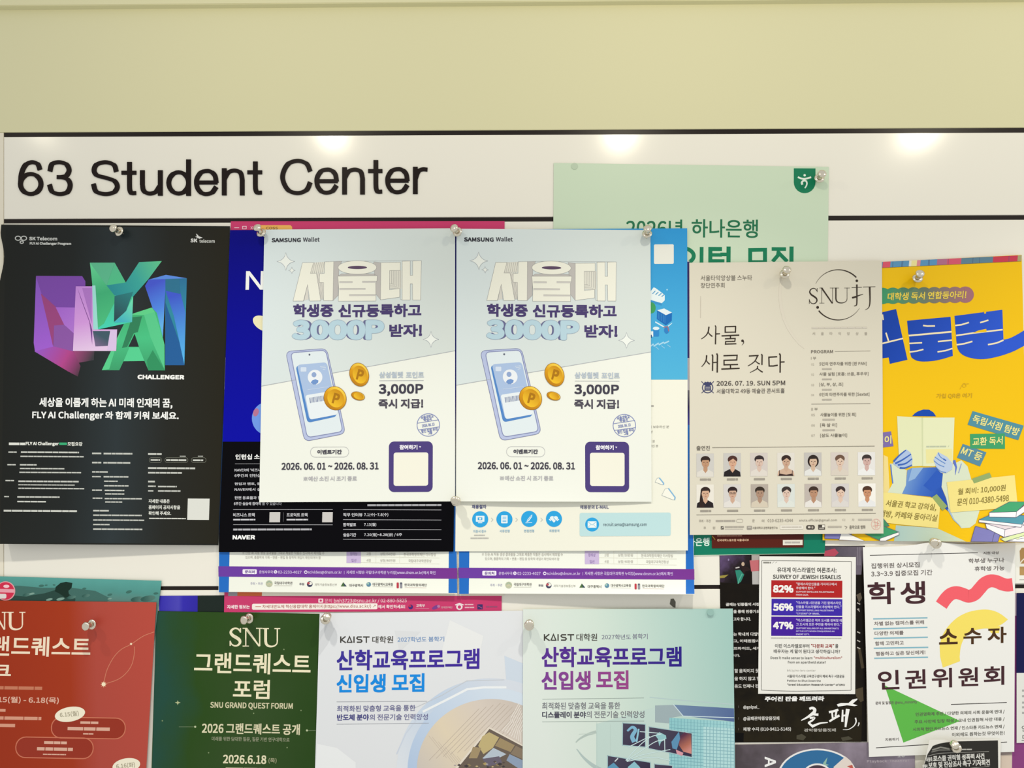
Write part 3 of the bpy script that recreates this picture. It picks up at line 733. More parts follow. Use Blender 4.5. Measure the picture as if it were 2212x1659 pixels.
# the two white wallet posters
REF_D = [(571, 496), (983, 493), (983, 1083), (560, 1085)]
PUR = '#473a6c'
def wallet(label, quad, d, curl):
    sh = Sheet('poster', label, quad, d, '#e9ebe1', group='white payment posters', ref=REF_D, curl=curl, rough=0.45)
    p = sh.part('upper_field', 0, 0, 1, 'pale blue upper field')
    p.poly([(571, 496), (983, 493), (983, 757.5), (564.6, 834)], (((0, '#d6e1e2'), (1, '#d3dad4')), (570, 500), (980, 740)), 1)
    p.line([(564.6, 834), (983, 757.5)], 1.1, '#a9aeb4', 2); p.done()
    p = sh.part('brand_text', 540, 480, 4.809)
    p.text('SAMSUNG', 225, 164, 528, 208, '#33343c', b=7, f='i'); p.text('Wallet', 550, 155, 723, 202, '#4b4c54', b=4, f='i'); p.done()
    for cx, cy, r, w in ((372, 408, 92, 3.5), (435, 500, 34, 3), (1880, 1217, 82, 3.5)):
        p = sh.part('sparkle', 540, 480, 4.809)
        o = []
        for i in range(4):
            for t in range(8):
                a = math.radians(i * 90 + t * 90 / 8)
                rr = r / (abs(math.cos(a)) ** 0.62 + abs(math.sin(a)) ** 0.62) ** (1 / 0.62)
                o.append((cx + rr * math.cos(a), cy + rr * math.sin(a)))
        p.poly(o, '#e9ede6', 3); p.line(o + [o[0]], w, '#9aa0a8', 4); p.done()
    # block lettering
    p = sh.part('block_title', 540, 480, 4.809, 'cream outlined block letters')
    FA, SD, OL = '#ebeadb', '#bdb9b4', '#8b8a8a'
    def face(o, L=4):
        p.poly(o, FA, L); p.line(list(o) + [o[0]], 2.6, OL, L + 1)
    def shade(o, L=2):
        p.poly(o, SD, L); p.line(list(o) + [o[0]], 2.2, OL, L + 1)
    shade([(870, 408), (955, 405), (925, 470), (915, 760), (862, 815)]); shade([(1285, 412), (1362, 420), (1356, 806), (1308, 748)])
    shade([(950, 535), (1285, 535), (1322, 556), (912, 561)])
    p.poly([(655, 420), (772, 412), (768, 525), (630, 532)], '#dedccf', 2)
    for i in range(6): p.line([(672 + i * 20, 418 - i), (648 + i * 20, 530)], 2.4, OL, 3)
    p.poly([(690, 530), (765, 530), (762, 800), (735, 800)], '#d9d6cb', 2)
    for i in range(3): p.line([(700 + i * 18, 540), (742 + i * 10, 805)], 2.4, OL, 3)
    p.line([(560, 815), (598, 650), (612, 815)], 2.4, OL, 3); p.poly([(560, 815), (598, 650), (612, 800)], '#d5d2c8', 2)
    face([(545, 421), (660, 419), (628, 531), (690, 530), (735, 816), (622, 818), (598, 645), (555, 818), (447, 819)])
    face([(775, 412), (870, 408), (862, 815), (765, 815), (765, 627), (722, 626), (722, 536), (772, 531)])
    p.ell(1115, 470, 200, 70, FA, 4); p.line(p._el(1115, 470, 200, 70, 0) + [(1315, 470)], 2.6, OL, 5); p.ell(1116, 470, 100, 17, '#5a4560', 6)
    face([(912, 561), (1322, 556), (1318, 608), (1306, 634), (1308, 818), (918, 821), (922, 702), (918, 620)])
    for x0, y0, x1, y1 in ((928, 616, 1066, 631), (1166, 612, 1312, 628), (928, 687, 1200, 702), (1030, 751, 1308, 766)): p.rect(x0, y0, x1, y1, '#c9c6c0', 6); p.line([(x0, y0), (x1, y0)], 2, OL, 7)
    p.rect(1450, 500, 1575, 692, '#dedccf', 2)
    for i in range(6): p.line([(1470 + i * 18, 505), (1470 + i * 18, 640 + i * 8)], 2.4, OL, 3)
    for i in range(4): p.line([(1452, 640 + i * 16), (1485 + i * 20, 640 + i * 14)], 2.2, OL, 3)
    face([(1360, 420), (1562, 415), (1562, 500), (1450, 502), (1450, 702), (1555, 690), (1555, 778), (1356, 806)])
    face([(1582, 405), (1664, 403), (1664, 552), (1690, 552), (1690, 403), (1780, 400), (1772, 808), (1690, 808), (1688, 640), (1664, 640), (1664, 808), (1582, 808)])
    p.line([(1562, 415), (1562, 800), (1582, 808)], 2.2, OL, 3); p.line([(955, 405), (1780, 400)], 2.2, OL, 3); p.done()
    p = sh.part('headline', 540, 480, 4.809)
    p.text('학생증', 448, 850, 866, 986, PUR, b=15); p.text('신규등록하고', 918, 850, 1780, 986, PUR, b=15); p.text('받자!', 1447, 1058, 1787, 1192, PUR, b=15); p.done()
    p = sh.part('points_figure', 540, 480, 4.809, 'rounded pale blue 3000P')
    xs = [(437, 625), (628, 820), (812, 1010), (1005, 1200), (1200, 1395)]
    for (a, c_), ch, sx in zip(xs, '3000P', (26, 20, 0, -20, -24)):
        p.text(ch, a + sx, 1016, c_ + sx, 1222, '#66688f', b=34, L=3, big=True)
    for (a, c_), ch in zip(xs, '3000P'):
        p.text(ch, a - 3, 1012, c_ + 3, 1226, '#8f9fb2', b=40, L=5, big=True)
        p.text(ch, a, 1016, c_, 1222, '#b5d0db', b=34, L=6, big=True)
    p.done()
    # phone
    p = sh.part('phone_picture', 560, 740, 4.609, 'drawing of a pale blue phone')
    def rpoly(c, r):
        o = []
        n = len(c)
        for i in range(n):
            a, b_, e = (np.array(c[j % n], float) for j in (i - 1, i, i + 1))
            p0 = b_ + (a - b_) / np.linalg.norm(a - b_) * r; p1 = b_ + (e - b_) / np.linalg.norm(e - b_) * r
            for t in np.linspace(0, 1, 7): o.append(tuple((1 - t) ** 2 * p0 + 2 * t * (1 - t) * b_ + t * t * p1))
        return o
    body = rpoly([(262, 88), (672, 58), (858, 905), (452, 985)], 62)
    p.poly(body, '#b4bedd', 1); p.line(body + [body[0]], 5, '#70769f', 2)
    sc = rpoly([(312, 102), (662, 76), (832, 885), (478, 946)], 48)
    p.poly(sc, '#dbe5e8', 3); p.line(sc + [sc[0]], 7, '#7f86b0', 4)
    cd = rpoly([(362, 232), (650, 215), (775, 735), (480, 800)], 40); p.poly(cd, '#4f83c4', 5)
    cd = rpoly([(376, 222), (672, 196), (782, 715), (500, 768)], 36); p.poly(cd, '#a7bddd', 6)
    p.poly(rpoly([(458, 525), (735, 480), (782, 715), (505, 768)], 26), '#e2e9ec', 7)
    p.rrect(412, 245, 470, 290, 8, '#cfdbea', 8); p.line([(605, 240), (660, 232)], 5, '#d5dfea', 8); p.line([(612, 253), (664, 245)], 5, '#d5dfea', 8); p.line([(632, 268), (660, 263)], 5, '#d5dfea', 8)
    p.ell(556, 345, 73, 74, '#e6eaee', 8); p.ell(545, 320, 24, 25, '#8ea4cc', 9); p.poly([(512, 398), (530, 375), (560, 365), (590, 378), (585, 400), (560, 418), (535, 416)], '#6f92c8', 9)
    p.line([(480, 470), (690, 440)], 5, '#c6d4e8', 8)
    for i in range(14): p.line([(503 + i * 12, 549 - i * 2), (510 + i * 12, 602 - i * 2)], 5 + 4 * (i % 3 == 0), '#7c87a6', 8)
    p.ell(500, 120, 9, 9, '#5c6074', 8); p.done()
    for cx, cy, rx, ry, rot, pr in ((995, 319, 96, 120, -18, 1), (755, 555, 112, 122, -25, 1), (983, 532, 70, 42, 16, 0)):
        p = sh.part('coin_picture', 560, 740, 4.609, 'drawing of a gold coin')
        p.ell(cx, cy, rx, ry, '#9a6a18', 10, rot=rot); p.ell(cx, cy, rx - 5, ry - 5, (((0, '#f2cf4a'), (.45, '#d99a12'), (1, '#b87a10')), (cx + rx * .6, cy - ry * .7), (cx - rx * .4, cy + ry * .8)), 11, rot=rot)
        p.ell(cx + 6, cy, rx * .72, ry * .76, (((0, '#c98c10'), (1, '#efc02a')), (cx + rx * .5, cy - ry * .5), (cx - rx * .4, cy + ry * .6)), 12, rot=rot)
        if pr: p.text('P', cx - 22, cy - 50, cx + 42, cy + 55, '#a8720c', L=14, b=14, f='i', rot=15)
        p.done()
    p = sh.part('offer_text', 560, 740, 4.609)
    p.text('삼성월렛', 1195, 290, 1432, 353, '#b4bfca', b=6); p.text('포인트', 1460, 290, 1640, 353, '#b4bfca', b=6); p.line([(1195, 380), (1637, 377)], 4, '#9a9da4', 3)
    p.text('3,000P', 1190, 412, 1632, 530, '#3f3c4a', b=11); p.text('즉시 지급!', 1187, 560, 1632, 655, '#4a4552', b=9); p.done()
    p = sh.part('round_stamp', 560, 740, 4.609, 'round blue-violet rubber stamp')
    S = '#7480b8'
    p.ell(1683, 820, 115, 115, S, 2, w=6); p.line([(1572, 803), (1788, 768)], 5, S, 3); p.line([(1580, 870), (1796, 838)], 5, S, 3)
    p.text('서울대학교', 1608, 722, 1735, 758, S, b=2, rot=-9); p.text('학생서', 1635, 752, 1715, 782, S, b=2, rot=-9); p.text('2026. 06. 13', 1620, 806, 1745, 834, S, b=2, rot=-9)
    p.text('할인 입회 우대', 1612, 856, 1775, 890, S, b=2, rot=-9); p.text('그룹', 1678, 880, 1722, 914, S, b=2, rot=-9); p.done()
    p = sh.part('period_text', 560, 740, 4.609)
    p.rrect(507, 1037, 893, 1142, 52, '#b7b7b8', 2, w=4); p.text('이벤트기간', 578, 1066, 822, 1112, '#4c4a54', b=6)
    p.text('2026. 06. 01 ~ 2026. 08. 31', 222, 1195, 1188, 1266, '#3f3c48', b=6); p.text('※예산 소진 시 조기 종료', 440, 1330, 972, 1379, '#b2b0b4', b=3); p.done()
    p = sh.part('code_panel', 560, 740, 4.609, 'rounded purple panel with a white plate')
    p.rrect(1290, 984, 1727, 1487, 52, '#4b3d7a', 1); p.text('참여하기', 1397, 1018, 1575, 1066, '#eceaf0', b=6); p.poly([(1590, 1032), (1612, 1032), (1601, 1048)], '#eceaf0', 3)
    cp = p.done()
    p = sh.part('blank_plate', 560, 740, 4.609, 'white rounded plate', parent=cp); p.rrect(1338, 1094, 1682, 1426, 24, '#eceada', 2); p.done()
wallet('white wallet poster with a drawn phone, left one, overlapping the blue and black poster', REF_D, 5.4, lambda u, v: 2.5 * v ** 10 * (1 - .6 * u))
wallet('white wallet poster with a drawn phone, right one, overlapping the sky-blue poster', [(986, 494), (1405, 497), (1407.5, 1084), (985.5, 1083)], 6.2, lambda u, v: 4.5 * v ** 12 * np.sin(np.pi * (.15 + .8 * u)))

# ------------------------------------------------------------------ black poster with glassy letters, far left
def edge_a(u, v):
    b = (5 * np.exp(-(v / .02) ** 2) + 13 * np.exp(-((v - .1) / .07) ** 2)) * (1 - u) ** 6
    return np.stack([b, -3 * np.sin(np.pi * v) * 0 + 0 * u], 1)
sh = Sheet('poster', 'black challenge poster with violet, green and blue glassy letters, far left',
           [(-4, 485), (497, 488.5), (472, 1178), (-5, 1175)], 3.0, '#1b1c17', rough=0.3, edge=edge_a,
           curl=lambda u, v: 15 * v ** 9 * (1 - .75 * u) + 5 * (1 - v) ** 14 * np.sin(np.pi * u) ** 2 * (1 - np.exp(-((u - .5) / .12) ** 2)))
p = sh.part('sheen_field', 0, 0, 1, 'dark field with gloss sheen painted in')
p.poly([(12, 489), (495, 492), (470, 1175), (2, 1172)], (((0, '#161814'), (.3, '#1b1f1e'), (.52, '#283134'), (.75, '#20211c'), (1, '#1f1c0f')), (10, 800), (480, 800)), 1); p.done()  # grey gloss sheen of the black sheet, painted into its colour
K = 4.366
p = sh.part('letter_picture', 0, 470, K, 'violet letter F')
p.poly([(340, 550), (775, 552), (805, 600), (806, 850), (400, 850), (345, 700)], '#7c49aa', 2)
p.poly([(340, 555), (392, 720), (510, 1245), (330, 1265), (318, 1180)], (((0, '#8a58c4'), (1, '#a35fd4')), (330, 600), (420, 1250)), 3)
p.poly([(385, 715), (530, 845), (605, 1010), (510, 1020), (500, 1215), (440, 950)], '#9c4580', 3)
p.poly([(525, 845), (806, 850), (806, 1110), (700, 1095), (605, 1010)], (((0, '#a767d2'), (1, '#b57ad6')), (540, 850), (780, 1080)), 3)
p.poly([(510, 1018), (605, 1010), (700, 1095), (690, 1262), (700, 1420), (500, 1245)], '#8d57a8', 3)
p.poly([(325, 1262), (510, 1215), (690, 1262), (760, 1400), (735, 1500), (640, 1450)], (((0, '#9a58c8'), (.6, '#b3458c'), (1, '#4a3440')), (350, 1250), (745, 1480)), 4)
p.poly([(690, 1258), (890, 1260), (885, 1345), (735, 1370)], (((0, '#a0487c'), (1, '#3c3a40')), (700, 1270), (860, 1350)), 3); p.done()
p = sh.part('letter_picture', 0, 470, K, 'blue letter I')
p.poly([(1368, 645), (1402, 585), (1565, 540), (1565, 590), (1535, 1140)], (((0, '#4456cc'), (.6, '#4f86e4'), (1, '#62b0e8')), (1400, 650), (1560, 1000)), 2)
p.poly([(1402, 585), (1565, 540), (1762, 572), (1560, 580)], '#5a8ae0', 3)
p.poly([(1560, 578), (1762, 573), (1740, 1392), (1558, 1392)], (((0, '#2b6f98'), (.4, '#2f8aa0'), (1, '#1f6f96')), (1650, 580), (1650, 1390)), 2)
p.poly([(1562, 805), (1735, 1300), (1740, 1392), (1558, 1392)], '#215c98', 3); p.poly([(1562, 690), (1640, 930), (1738, 1385), (1750, 900), (1700, 700)], (((0, '#3f58cc'), (1, '#55b4ea')), (1600, 750), (1740, 1350)), 3)
p.poly([(1560, 580), (1690, 577), (1700, 720), (1562, 690)], '#2d708f', 4); p.done()
p = sh.part('letter_picture', 0, 470, K, 'green letter A')
p.poly([(960, 1440), (1170, 1000), (1255, 905), (1432, 848), (1480, 900), (1552, 1200), (1556, 1442), (1400, 1442), (1362, 1352), (1165, 1355), (1125, 1440)], (((0, '#3fb070'), (.5, '#48c184'), (1, '#3a9a68')), (1250, 850), (1300, 1440)), 3, [[(1270, 1095), (1310, 1218), (1210, 1218)]])
p.poly([(1255, 905), (1432, 848), (1460, 890), (1358, 918), (1245, 918)], '#5fd08a', 4); p.poly([(1358, 918), (1460, 890), (1552, 1200), (1550, 1430), (1420, 1130)], '#58c88c', 4)
p.poly([(1245, 940), (1340, 930), (1300, 1080), (1262, 1090), (1200, 1220), (1150, 1230)], '#2f7f58', 4); p.poly([(960, 1440), (1150, 1040), (1060, 1330), (1030, 1430)], '#57cc8c', 4)
p.poly([(1165, 1355), (1362, 1352), (1310, 1225), (1220, 1225)], '#55cf92', 4); p.poly([(1400, 1442), (1385, 1350), (1440, 1250), (1550, 1440)], '#2f8f5e', 5); p.done()
p = sh.part('letter_picture', 0, 470, K, 'green and teal letter Y')
p.poly([(848, 425), (1082, 425), (1186, 612), (1312, 420), (1526, 410), (1256, 745), (1246, 985), (925, 1055), (900, 900)], (((0, '#58bc90'), (.4, '#4fc089'), (1, '#46d6b8')), (1000, 420), (1050, 1040)), 6)
p.poly([(1000, 640), (1186, 612), (1312, 420), (1526, 410), (1400, 580), (1256, 745), (1080, 735)], (((0, '#2a8e96'), (.5, '#3aa59c'), (1, '#5fc490')), (1060, 680), (1500, 420)), 7)
p.poly([(848, 425), (1005, 640), (1080, 735), (1085, 790), (980, 1000), (925, 1040), (895, 800)], (((0, '#66d79a'), (.5, '#3fae78'), (1, '#4cbf80')), (850, 450), (1000, 1000)), 7)
p.poly([(1080, 740), (1256, 700), (1190, 880), (1075, 985)], (((0, '#2c7f80'), (1, '#2b4852')), (1230, 700), (1090, 950)), 8)
p.poly([(1256, 745), (1246, 985), (1075, 990), (1190, 880)], (((0, '#44b4c4'), (1, '#6fe0b4')), (1130, 960), (1250, 800)), 8)
p.poly([(848, 425), (1082, 425), (1005, 640)], '#5cb990', 8); p.done()
p = sh.part('letter_picture', 0, 470, K, 'pink letter L')
p.poly([(715, 648), (897, 648), (880, 1055), (1105, 1055), (1096, 1258), (688, 1258)], (((0, '#c58cdc'), (.55, '#d59ae0'), (1, '#e6c8ea')), (760, 660), (860, 1250)), 9)
p.poly([(730, 665), (760, 760), (870, 1060), (870, 1200), (840, 960)], '#7d4a94', 10); p.poly([(775, 665), (865, 665), (865, 1000)], '#b078c8', 10)
p.poly([(875, 1070), (1040, 1070), (1030, 1210), (900, 1215)], (((0, '#405a68'), (1, '#7d6a90')), (960, 1120), (900, 1220)), 10); p.poly([(1040, 1062), (1102, 1062), (1093, 1250), (1010, 1250)], '#dcc4ea', 11)
p.poly([(870, 640), (900, 640), (925, 1055), (880, 1055)], '#9fe0d8', 11); p.done()
p = sh.part('printed_text', 0, 830, 4.424)
p.text('세상을 이롭게 하는 AI 미래 인재의 꿈,', 375, 130, 1648, 230, '#f0f1ee', b=7); p.text('FLY AI Challenger 와 함께 키워 보세요.', 308, 258, 1708, 348, '#f0f1ee', b=7)
p.at(0, 470, K); p.text('CHALLENGER', 1297, 1483, 1737, 1526, '#f2f2ee', b=10, f='i'); p.done()
p = sh.part('logo', 0, 470, K)
for x, y, r in ((170, 195, 30), (225, 195, 30), (205, 232, 20)): p.ell(x, y, r, r * .8, '#c4c6c2', 2, w=9)
p.text('SK Telecom', 275, 180, 540, 216, '#c4c6c2', b=6, f='i'); p.text('FLY AI Challenger Program', 280, 232, 672, 262, '#c4c6c2', b=5, f='i'); p.done()
p = sh.part('logo', 0, 470, K)
p.poly([(1848, 150), (1868, 165), (1872, 175), (1912, 190), (1880, 200), (1840, 180), (1858, 178)], '#d8d8d4', 2); p.text('SK', 1797, 198, 1862, 234, '#d8d8d4', b=6, f='i'); p.text('telecom', 1880, 204, 2026, 238, '#b9bab4', b=4, f='i'); p.done()
p = sh.part('small_print', 0, 830, 4.424)
c = '#c2c4bc'
p.greek(85, 552, 240, 588, '#dddfd6'); p.text('FLY AI Challenger', 245, 550, 562, 592, '#e3e5dc', b=5, f='i'); p.greek(566, 552, 640, 586, '#35a873'); p.text('모집요강', 645, 552, 788, 590, '#dddfd6', b=4)
for x0, x1, y0, y1 in ((80, 160, 640, 658), (200, 755, 640, 662), (195, 800, 682, 700), (70, 150, 760, 778), (190, 350, 760, 780), (190, 615, 798, 815), (185, 775, 835, 852), (52, 135, 912, 930), (175, 755, 918, 940), (175, 715, 955, 970), (175, 805, 988, 1005),
                       (40, 85, 1065, 1082), (165, 570, 1068, 1088), (165, 445, 1112, 1132), (35, 735, 1198, 1224), (880, 970, 650, 672), (990, 1265, 652, 675), (880, 968, 738, 760), (988, 1250, 740, 762), (880, 1038, 828, 848), (880, 972, 875, 892),
                       (990, 1230, 875, 895), (995, 1125, 918, 936), (995, 1228, 962, 980), (880, 975, 1003, 1022), (1000, 1188, 1005, 1025), (1005, 1188, 1040, 1058), (885, 978, 1080, 1098), (1000, 1355, 1085, 1103), (1005, 1168, 1117, 1134), (890, 1040, 1198, 1220),
                       (890, 1355, 1243, 1262), (890, 1378, 1290, 1308), (890, 1055, 1332, 1350), (890, 1360, 1376, 1396), (1415, 1545, 655, 680), (1440, 1530, 713, 735), (1588, 1780, 713, 738), (1843, 1942, 715, 738), (1415, 1865, 790, 815), (1415, 1738, 836, 858),
                       (1415, 1480, 918, 942), (1415, 1488, 965, 985), (1510, 1690, 968, 988), (1415, 1472, 1010, 1028), (1510, 1725, 1010, 1030), (1718, 1775, 682, 694), (1892, 1940, 682, 694)):
    p.greek(x0, y0, x1, y1, c)
for x0, x1 in ((1425, 1545), (1575, 1797), (1828, 1970)): p.rrect(x0, 700, x1, 750, 22, '#7d7f72', 3, w=3)
p.text('자세한 내용은', 1420, 1098, 1622, 1136, '#d9dbd2', b=3); p.text('홈페이지 공지사항을', 1420, 1156, 1722, 1196, '#d9dbd2', b=3); p.text('확인해 주세요.', 1420, 1214, 1636, 1252, '#d9dbd2', b=3); p.greek(1425, 1276, 1775, 1290, '#e6e8de'); p.done()
p = sh.part('code_plate', 0, 830, 4.424, 'pale square plate'); p.rect(1792, 1093, 2000, 1296, '#d9dad2', 2); p.done()

# ------------------------------------------------------------------ concert poster
sh = Sheet('poster', 'off-white concert poster with a thin circle logo and rows of portrait photos', [(1489, 567.5), (1905, 563.5), (1908.5, 1152.5), (1490, 1155.5)], 4.6, '#d8d2c0', rough=0.55, spec=0.2,
           curl=lambda u, v: 2.5 * v ** 10)
K = 4.74
p = sh.part('moon_arc', 1470, 550, K, 'faint crescent stroke')
p.poly([(1040, 215), (1012, 300), (1003, 420), (1015, 540), (1045, 660), (1090, 760), (1150, 850), (1210, 920), (1270, 968), (1235, 920), (1180, 850), (1120, 760), (1075, 660), (1045, 540), (1032, 420), (1036, 300)], '#d8d1c0', 1); p.done()
p = sh.part('heading', 1470, 550, K)
BK = '#33291f'
def strokes(p, ox, oy, sx, sy, segs, w):
    for s in segs:
        p.line([(ox + x * sx, oy + y * sy) for x, y in s], w, BK, 4, smooth=len(s) > 2, taper=(w * 1.05, w * .8))
W_ = 15
for s in ([(292, 735), (280, 800), (214, 862)], [(283, 790), (300, 815), (312, 835)]): pass
# syllables drawn stroke by stroke: sa-mul, sae-ro jit-da
p.line([(292, 738), (283, 790), (258, 830), (214, 864)], 14, BK, 4, smooth=True, taper=(15, 7)); p.line([(281, 792), (302, 818), (326, 838)], 14, BK, 4, smooth=True, taper=(8, 13))
p.line([(355, 725), (362, 740), (358, 918)], 14, BK, 4, taper=(10, 13)); p.line([(360, 812), (405, 810)], 12, BK, 4, taper=(13, 10))
p.line([(458, 738), (458, 800)], 13, BK, 4); p.line([(455, 738), (568, 734)], 12, BK, 4); p.line([(565, 732), (562, 800)], 13, BK, 4); p.line([(456, 795), (564, 793)], 11, BK, 4)
p.line([(420, 832), (602, 824)], 13, BK, 4); p.line([(512, 830), (512, 862)], 13, BK, 4)
p.line([(455, 862), (560, 858), (556, 888), (462, 890), (460, 916), (572, 912)], 11.5, BK, 4)
p.ell(635, 882, 13, 13, BK, 4); p.line([(645, 885), (646, 905), (628, 928)], 10, BK, 4, smooth=True, taper=(11, 3))
p.line([(268, 1030), (262, 1080), (242, 1118), (216, 1148)], 14, BK, 4, smooth=True, taper=(15, 7)); p.line([(262, 1080), (280, 1105), (300, 1122)], 13, BK, 4, smooth=True, taper=(8, 13))
p.line([(322, 1022), (330, 1036), (328, 1190)], 13, BK, 4); p.line([(330, 1105), (372, 1102)], 11, BK, 4); p.line([(370, 1012), (378, 1028), (376, 1208)], 14, BK, 4)
p.line([(440, 1035), (580, 1030), (576, 1078), (446, 1082), (446, 1128), (590, 1124)], 12.5, BK, 4); p.line([(512, 1126), (512, 1165)], 13, BK, 4); p.line([(418, 1172), (606, 1164)], 13, BK, 4)
p.line([(700, 1038), (800, 1032)], 12, BK, 4); p.line([(790, 1034), (765, 1085), (728, 1118), (690, 1140)], 13, BK, 4, smooth=True, taper=(13, 7)); p.line([(762, 1085), (790, 1108), (812, 1120)], 12, BK, 4, smooth=True, taper=(8, 12))
p.line([(828, 1018), (836, 1030), (834, 1130)], 13, BK, 4); p.line([(790, 1140), (780, 1170), (712, 1208)], 13, BK, 4, smooth=True, taper=(13, 6)); p.line([(782, 1160), (812, 1185), (842, 1204)], 12, BK, 4, smooth=True, taper=(8, 13))
p.line([(990, 1045), (905, 1050), (908, 1140), (950, 1140), (996, 1132)], 13, BK, 4); p.line([(1012, 1012), (1022, 1028), (1020, 1208)], 14, BK, 4); p.line([(1022, 1100), (1066, 1098)], 12, BK, 4)
p.done()
p = sh.part('printed_text', 1470, 550, K)
G1, G2 = '#6e665c', '#8d867a'
p.text('서울타악앙상블 스누타', 207, 210, 733, 266, G1); p.text('창단연주회', 207, 288, 452, 341, G1); p.line([(207, 425), (205, 648)], 4, '#bdb5a6', 3)
p.text('2026. 07. 19. SUN 5PM', 370, 1292, 1072, 1340, '#4c4540', b=2.5); p.text('서울대학교 49동 예술관 콘서트홀', 370, 1370, 1067, 1421, '#6c655e', b=1)
p.greek(1345, 738, 1910, 762, '#cfc8ba'); 
for i, ch in enumerate('서울타악앙상블'): p.text(ch, 1350 + i * 89, 793, 1378 + i * 89, 824, '#a39c90')
p.text('PROGRAM', 1337, 977, 1562, 1010, G1, b=1.5); p.line([(1580, 992), (1945, 986)], 4, '#8f887c', 3)
p.text('I 부', 1337, 1046, 1390, 1077, G2)
for n, s, x1, y in (('01', '5인의 연주자를 위한 [판 PAN]', 1906, 1098), ('02', '사물 실험 [호흡: 쓰읍, 후우우]', 1925, 1203), ('03', '[상, 부, 상, 조]', 1665, 1310), ('04', '6인의 타연주자를 위한 [Sextet]', 1935, 1412)):
    p.text(n, 1340, y + 14, 1368, y + 36, '#aba497'); p.text(s, 1422, y, x1, y + 40, '#7d766b', b=1); p.greek(1450, y + 62, 1548, y + 84, '#b0a99c')
p.line([(1340, 1530), (1945, 1525)], 5, '#8f887c', 3)
p.at(1470, 860, K)
p.text('II 부', 1340, 98, 1405, 131, G2)
for n, s, x1, y in (('05', '사물놀이를 위한 [짓 희]', 1797, 150), ('06', '[육 살 이]', 1602, 257), ('07', '[삼도 사물놀이]', 1706, 362)):
    p.text(n, 1340, y + 10, 1376, y + 34, '#a39c90'); p.text(s, 1432, y, x1, y + 40, '#756e63', b=1)
    if y < 350: p.greek(1455, y + 58, 1580, y + 82, '#b0a99c')
p.text('출연진', 163, 488, 301, 534, G1, b=1); p.line([(325, 507), (1988, 491)], 5, '#847d70', 3); p.line([(163, 1196), (2000, 1180)], 5, '#847d70', 3)
p.text('주최·주관', 190, 1243, 310, 1273, '#8c857a'); p.greek(362, 1243, 560, 1270, '#a8a195'); p.rrect(572, 1238, 640, 1276, 18, '#a8a195', 3, w=3); p.text('문', 735, 1242, 760, 1270, '#8c857a'); p.text('의', 830, 1242, 858, 1270, '#8c857a')
p.text('010-6235-4344', 893, 1238, 1152, 1268, '#857e73', f='i'); p.text('snuta.official@gmail.com', 1215, 1236, 1602, 1268, '#857e73', f='i'); p.text('디', 1660, 1235, 1685, 1260, '#a8a195'); p.text('자', 1755, 1233, 1782, 1260, '#a8a195'); p.greek(1820, 1232, 1960, 1258, '#b5aea2')
p.done()
p = sh.part('sponsor_logos', 1470, 860, K)
p.text('후', 236, 1315, 262, 1342, '#8c857a'); p.text('원', 330, 1315, 356, 1342, '#8c857a'); p.rect(413, 1312, 443, 1344, '#5c564e', 2); p.line([(418, 1334), (440, 1318)], 6, '#d8d2c6', 3)
p.greek(455, 1308, 650, 1328, '#a8a195'); p.greek(455, 1334, 640, 1346, '#c5beb2'); p.rrect(680, 1308, 732, 1348, 8, '#9a948a', 2); p.line([(690, 1322), (722, 1322)], 5, '#dcd6ca', 3); p.text('서울대학교 공연예술연구소', 738, 1316, 996, 1340, '#7c756a', b=1)
p.rect(1020, 1300, 1256, 1343, '#cfc9bd', 2); p.rect(1023, 1303, 1253, 1340, '#e4dfd2', 3); p.greek(1035, 1312, 1240, 1330, '#bdb6aa'); p.rrect(1286, 1300, 1376, 1346, 20, '#4f4942', 2); p.ell(1318, 1322, 14, 10, '#cfc8bc', 3); p.ell(1350, 1324, 9, 12, '#a89f92', 3)
p.rect(1410, 1296, 1480, 1346, '#4a443e', 2); p.rect(1450, 1300, 1476, 1322, '#e4dfd2', 3); p.rect(1420, 1328, 1470, 1336, '#d8d2c6', 3); p.greek(1510, 1305, 1650, 1330, '#b0a99c'); p.line([(1680, 1310), (1705, 1320), (1690, 1340)], 6, '#8c857a', 3); p.text('음악으로 영화', 1730, 1302, 1895, 1340, '#6a635a', b=1); p.done()
p = sh.part('crest', 1470, 550, K, 'dark navy university crest')
N = '#3f4266'
p.ell(278, 1362, 58, 58, N, 2, w=10); p.poly([(232, 1330), (252, 1300), (268, 1312), (280, 1298), (290, 1312), (308, 1300), (326, 1330), (280, 1350)], N, 3); p.rrect(246, 1345, 312, 1392, 6, N, 3); p.line([(256, 1358), (302, 1358)], 5, '#d5d0c8', 4); p.line([(256, 1376), (302, 1376)], 5, '#d5d0c8', 4)
p.line([(214, 1298), (340, 1418)], 7, N, 2); p.line([(342, 1298), (216, 1418)], 7, N, 2); p.done()
p = sh.part('logo', 1470, 550, K, 'thin brushed circle with capital letters')
def arc(cx, cy, r, a0, a1, w0, w1, n=28):
    p.line([(cx + r * math.cos(math.radians(a0 + (a1 - a0) * i / n)), cy + r * math.sin(math.radians(a0 + (a1 - a0) * i / n))) for i in range(n + 1)], 8, BK, 3, taper=(w0, w1))
arc(1615, 412, 257, 206, 316, 2, 13); arc(1615, 412, 257, 141, 32, 13, 2)
p.ell(1806, 268, 13, 13, BK, 3); p.ell(1404, 540, 14, 14, BK, 3)
serif(p, 'S', 1312, 340, 1412, 506, BK, 4, th=.10, thin=.022); serif(p, 'N', 1422, 338, 1580, 500, BK, 4, th=.12, thin=.02); serif(p, 'U', 1555, 338, 1735, 500, BK, 4, th=.10, thin=.02)
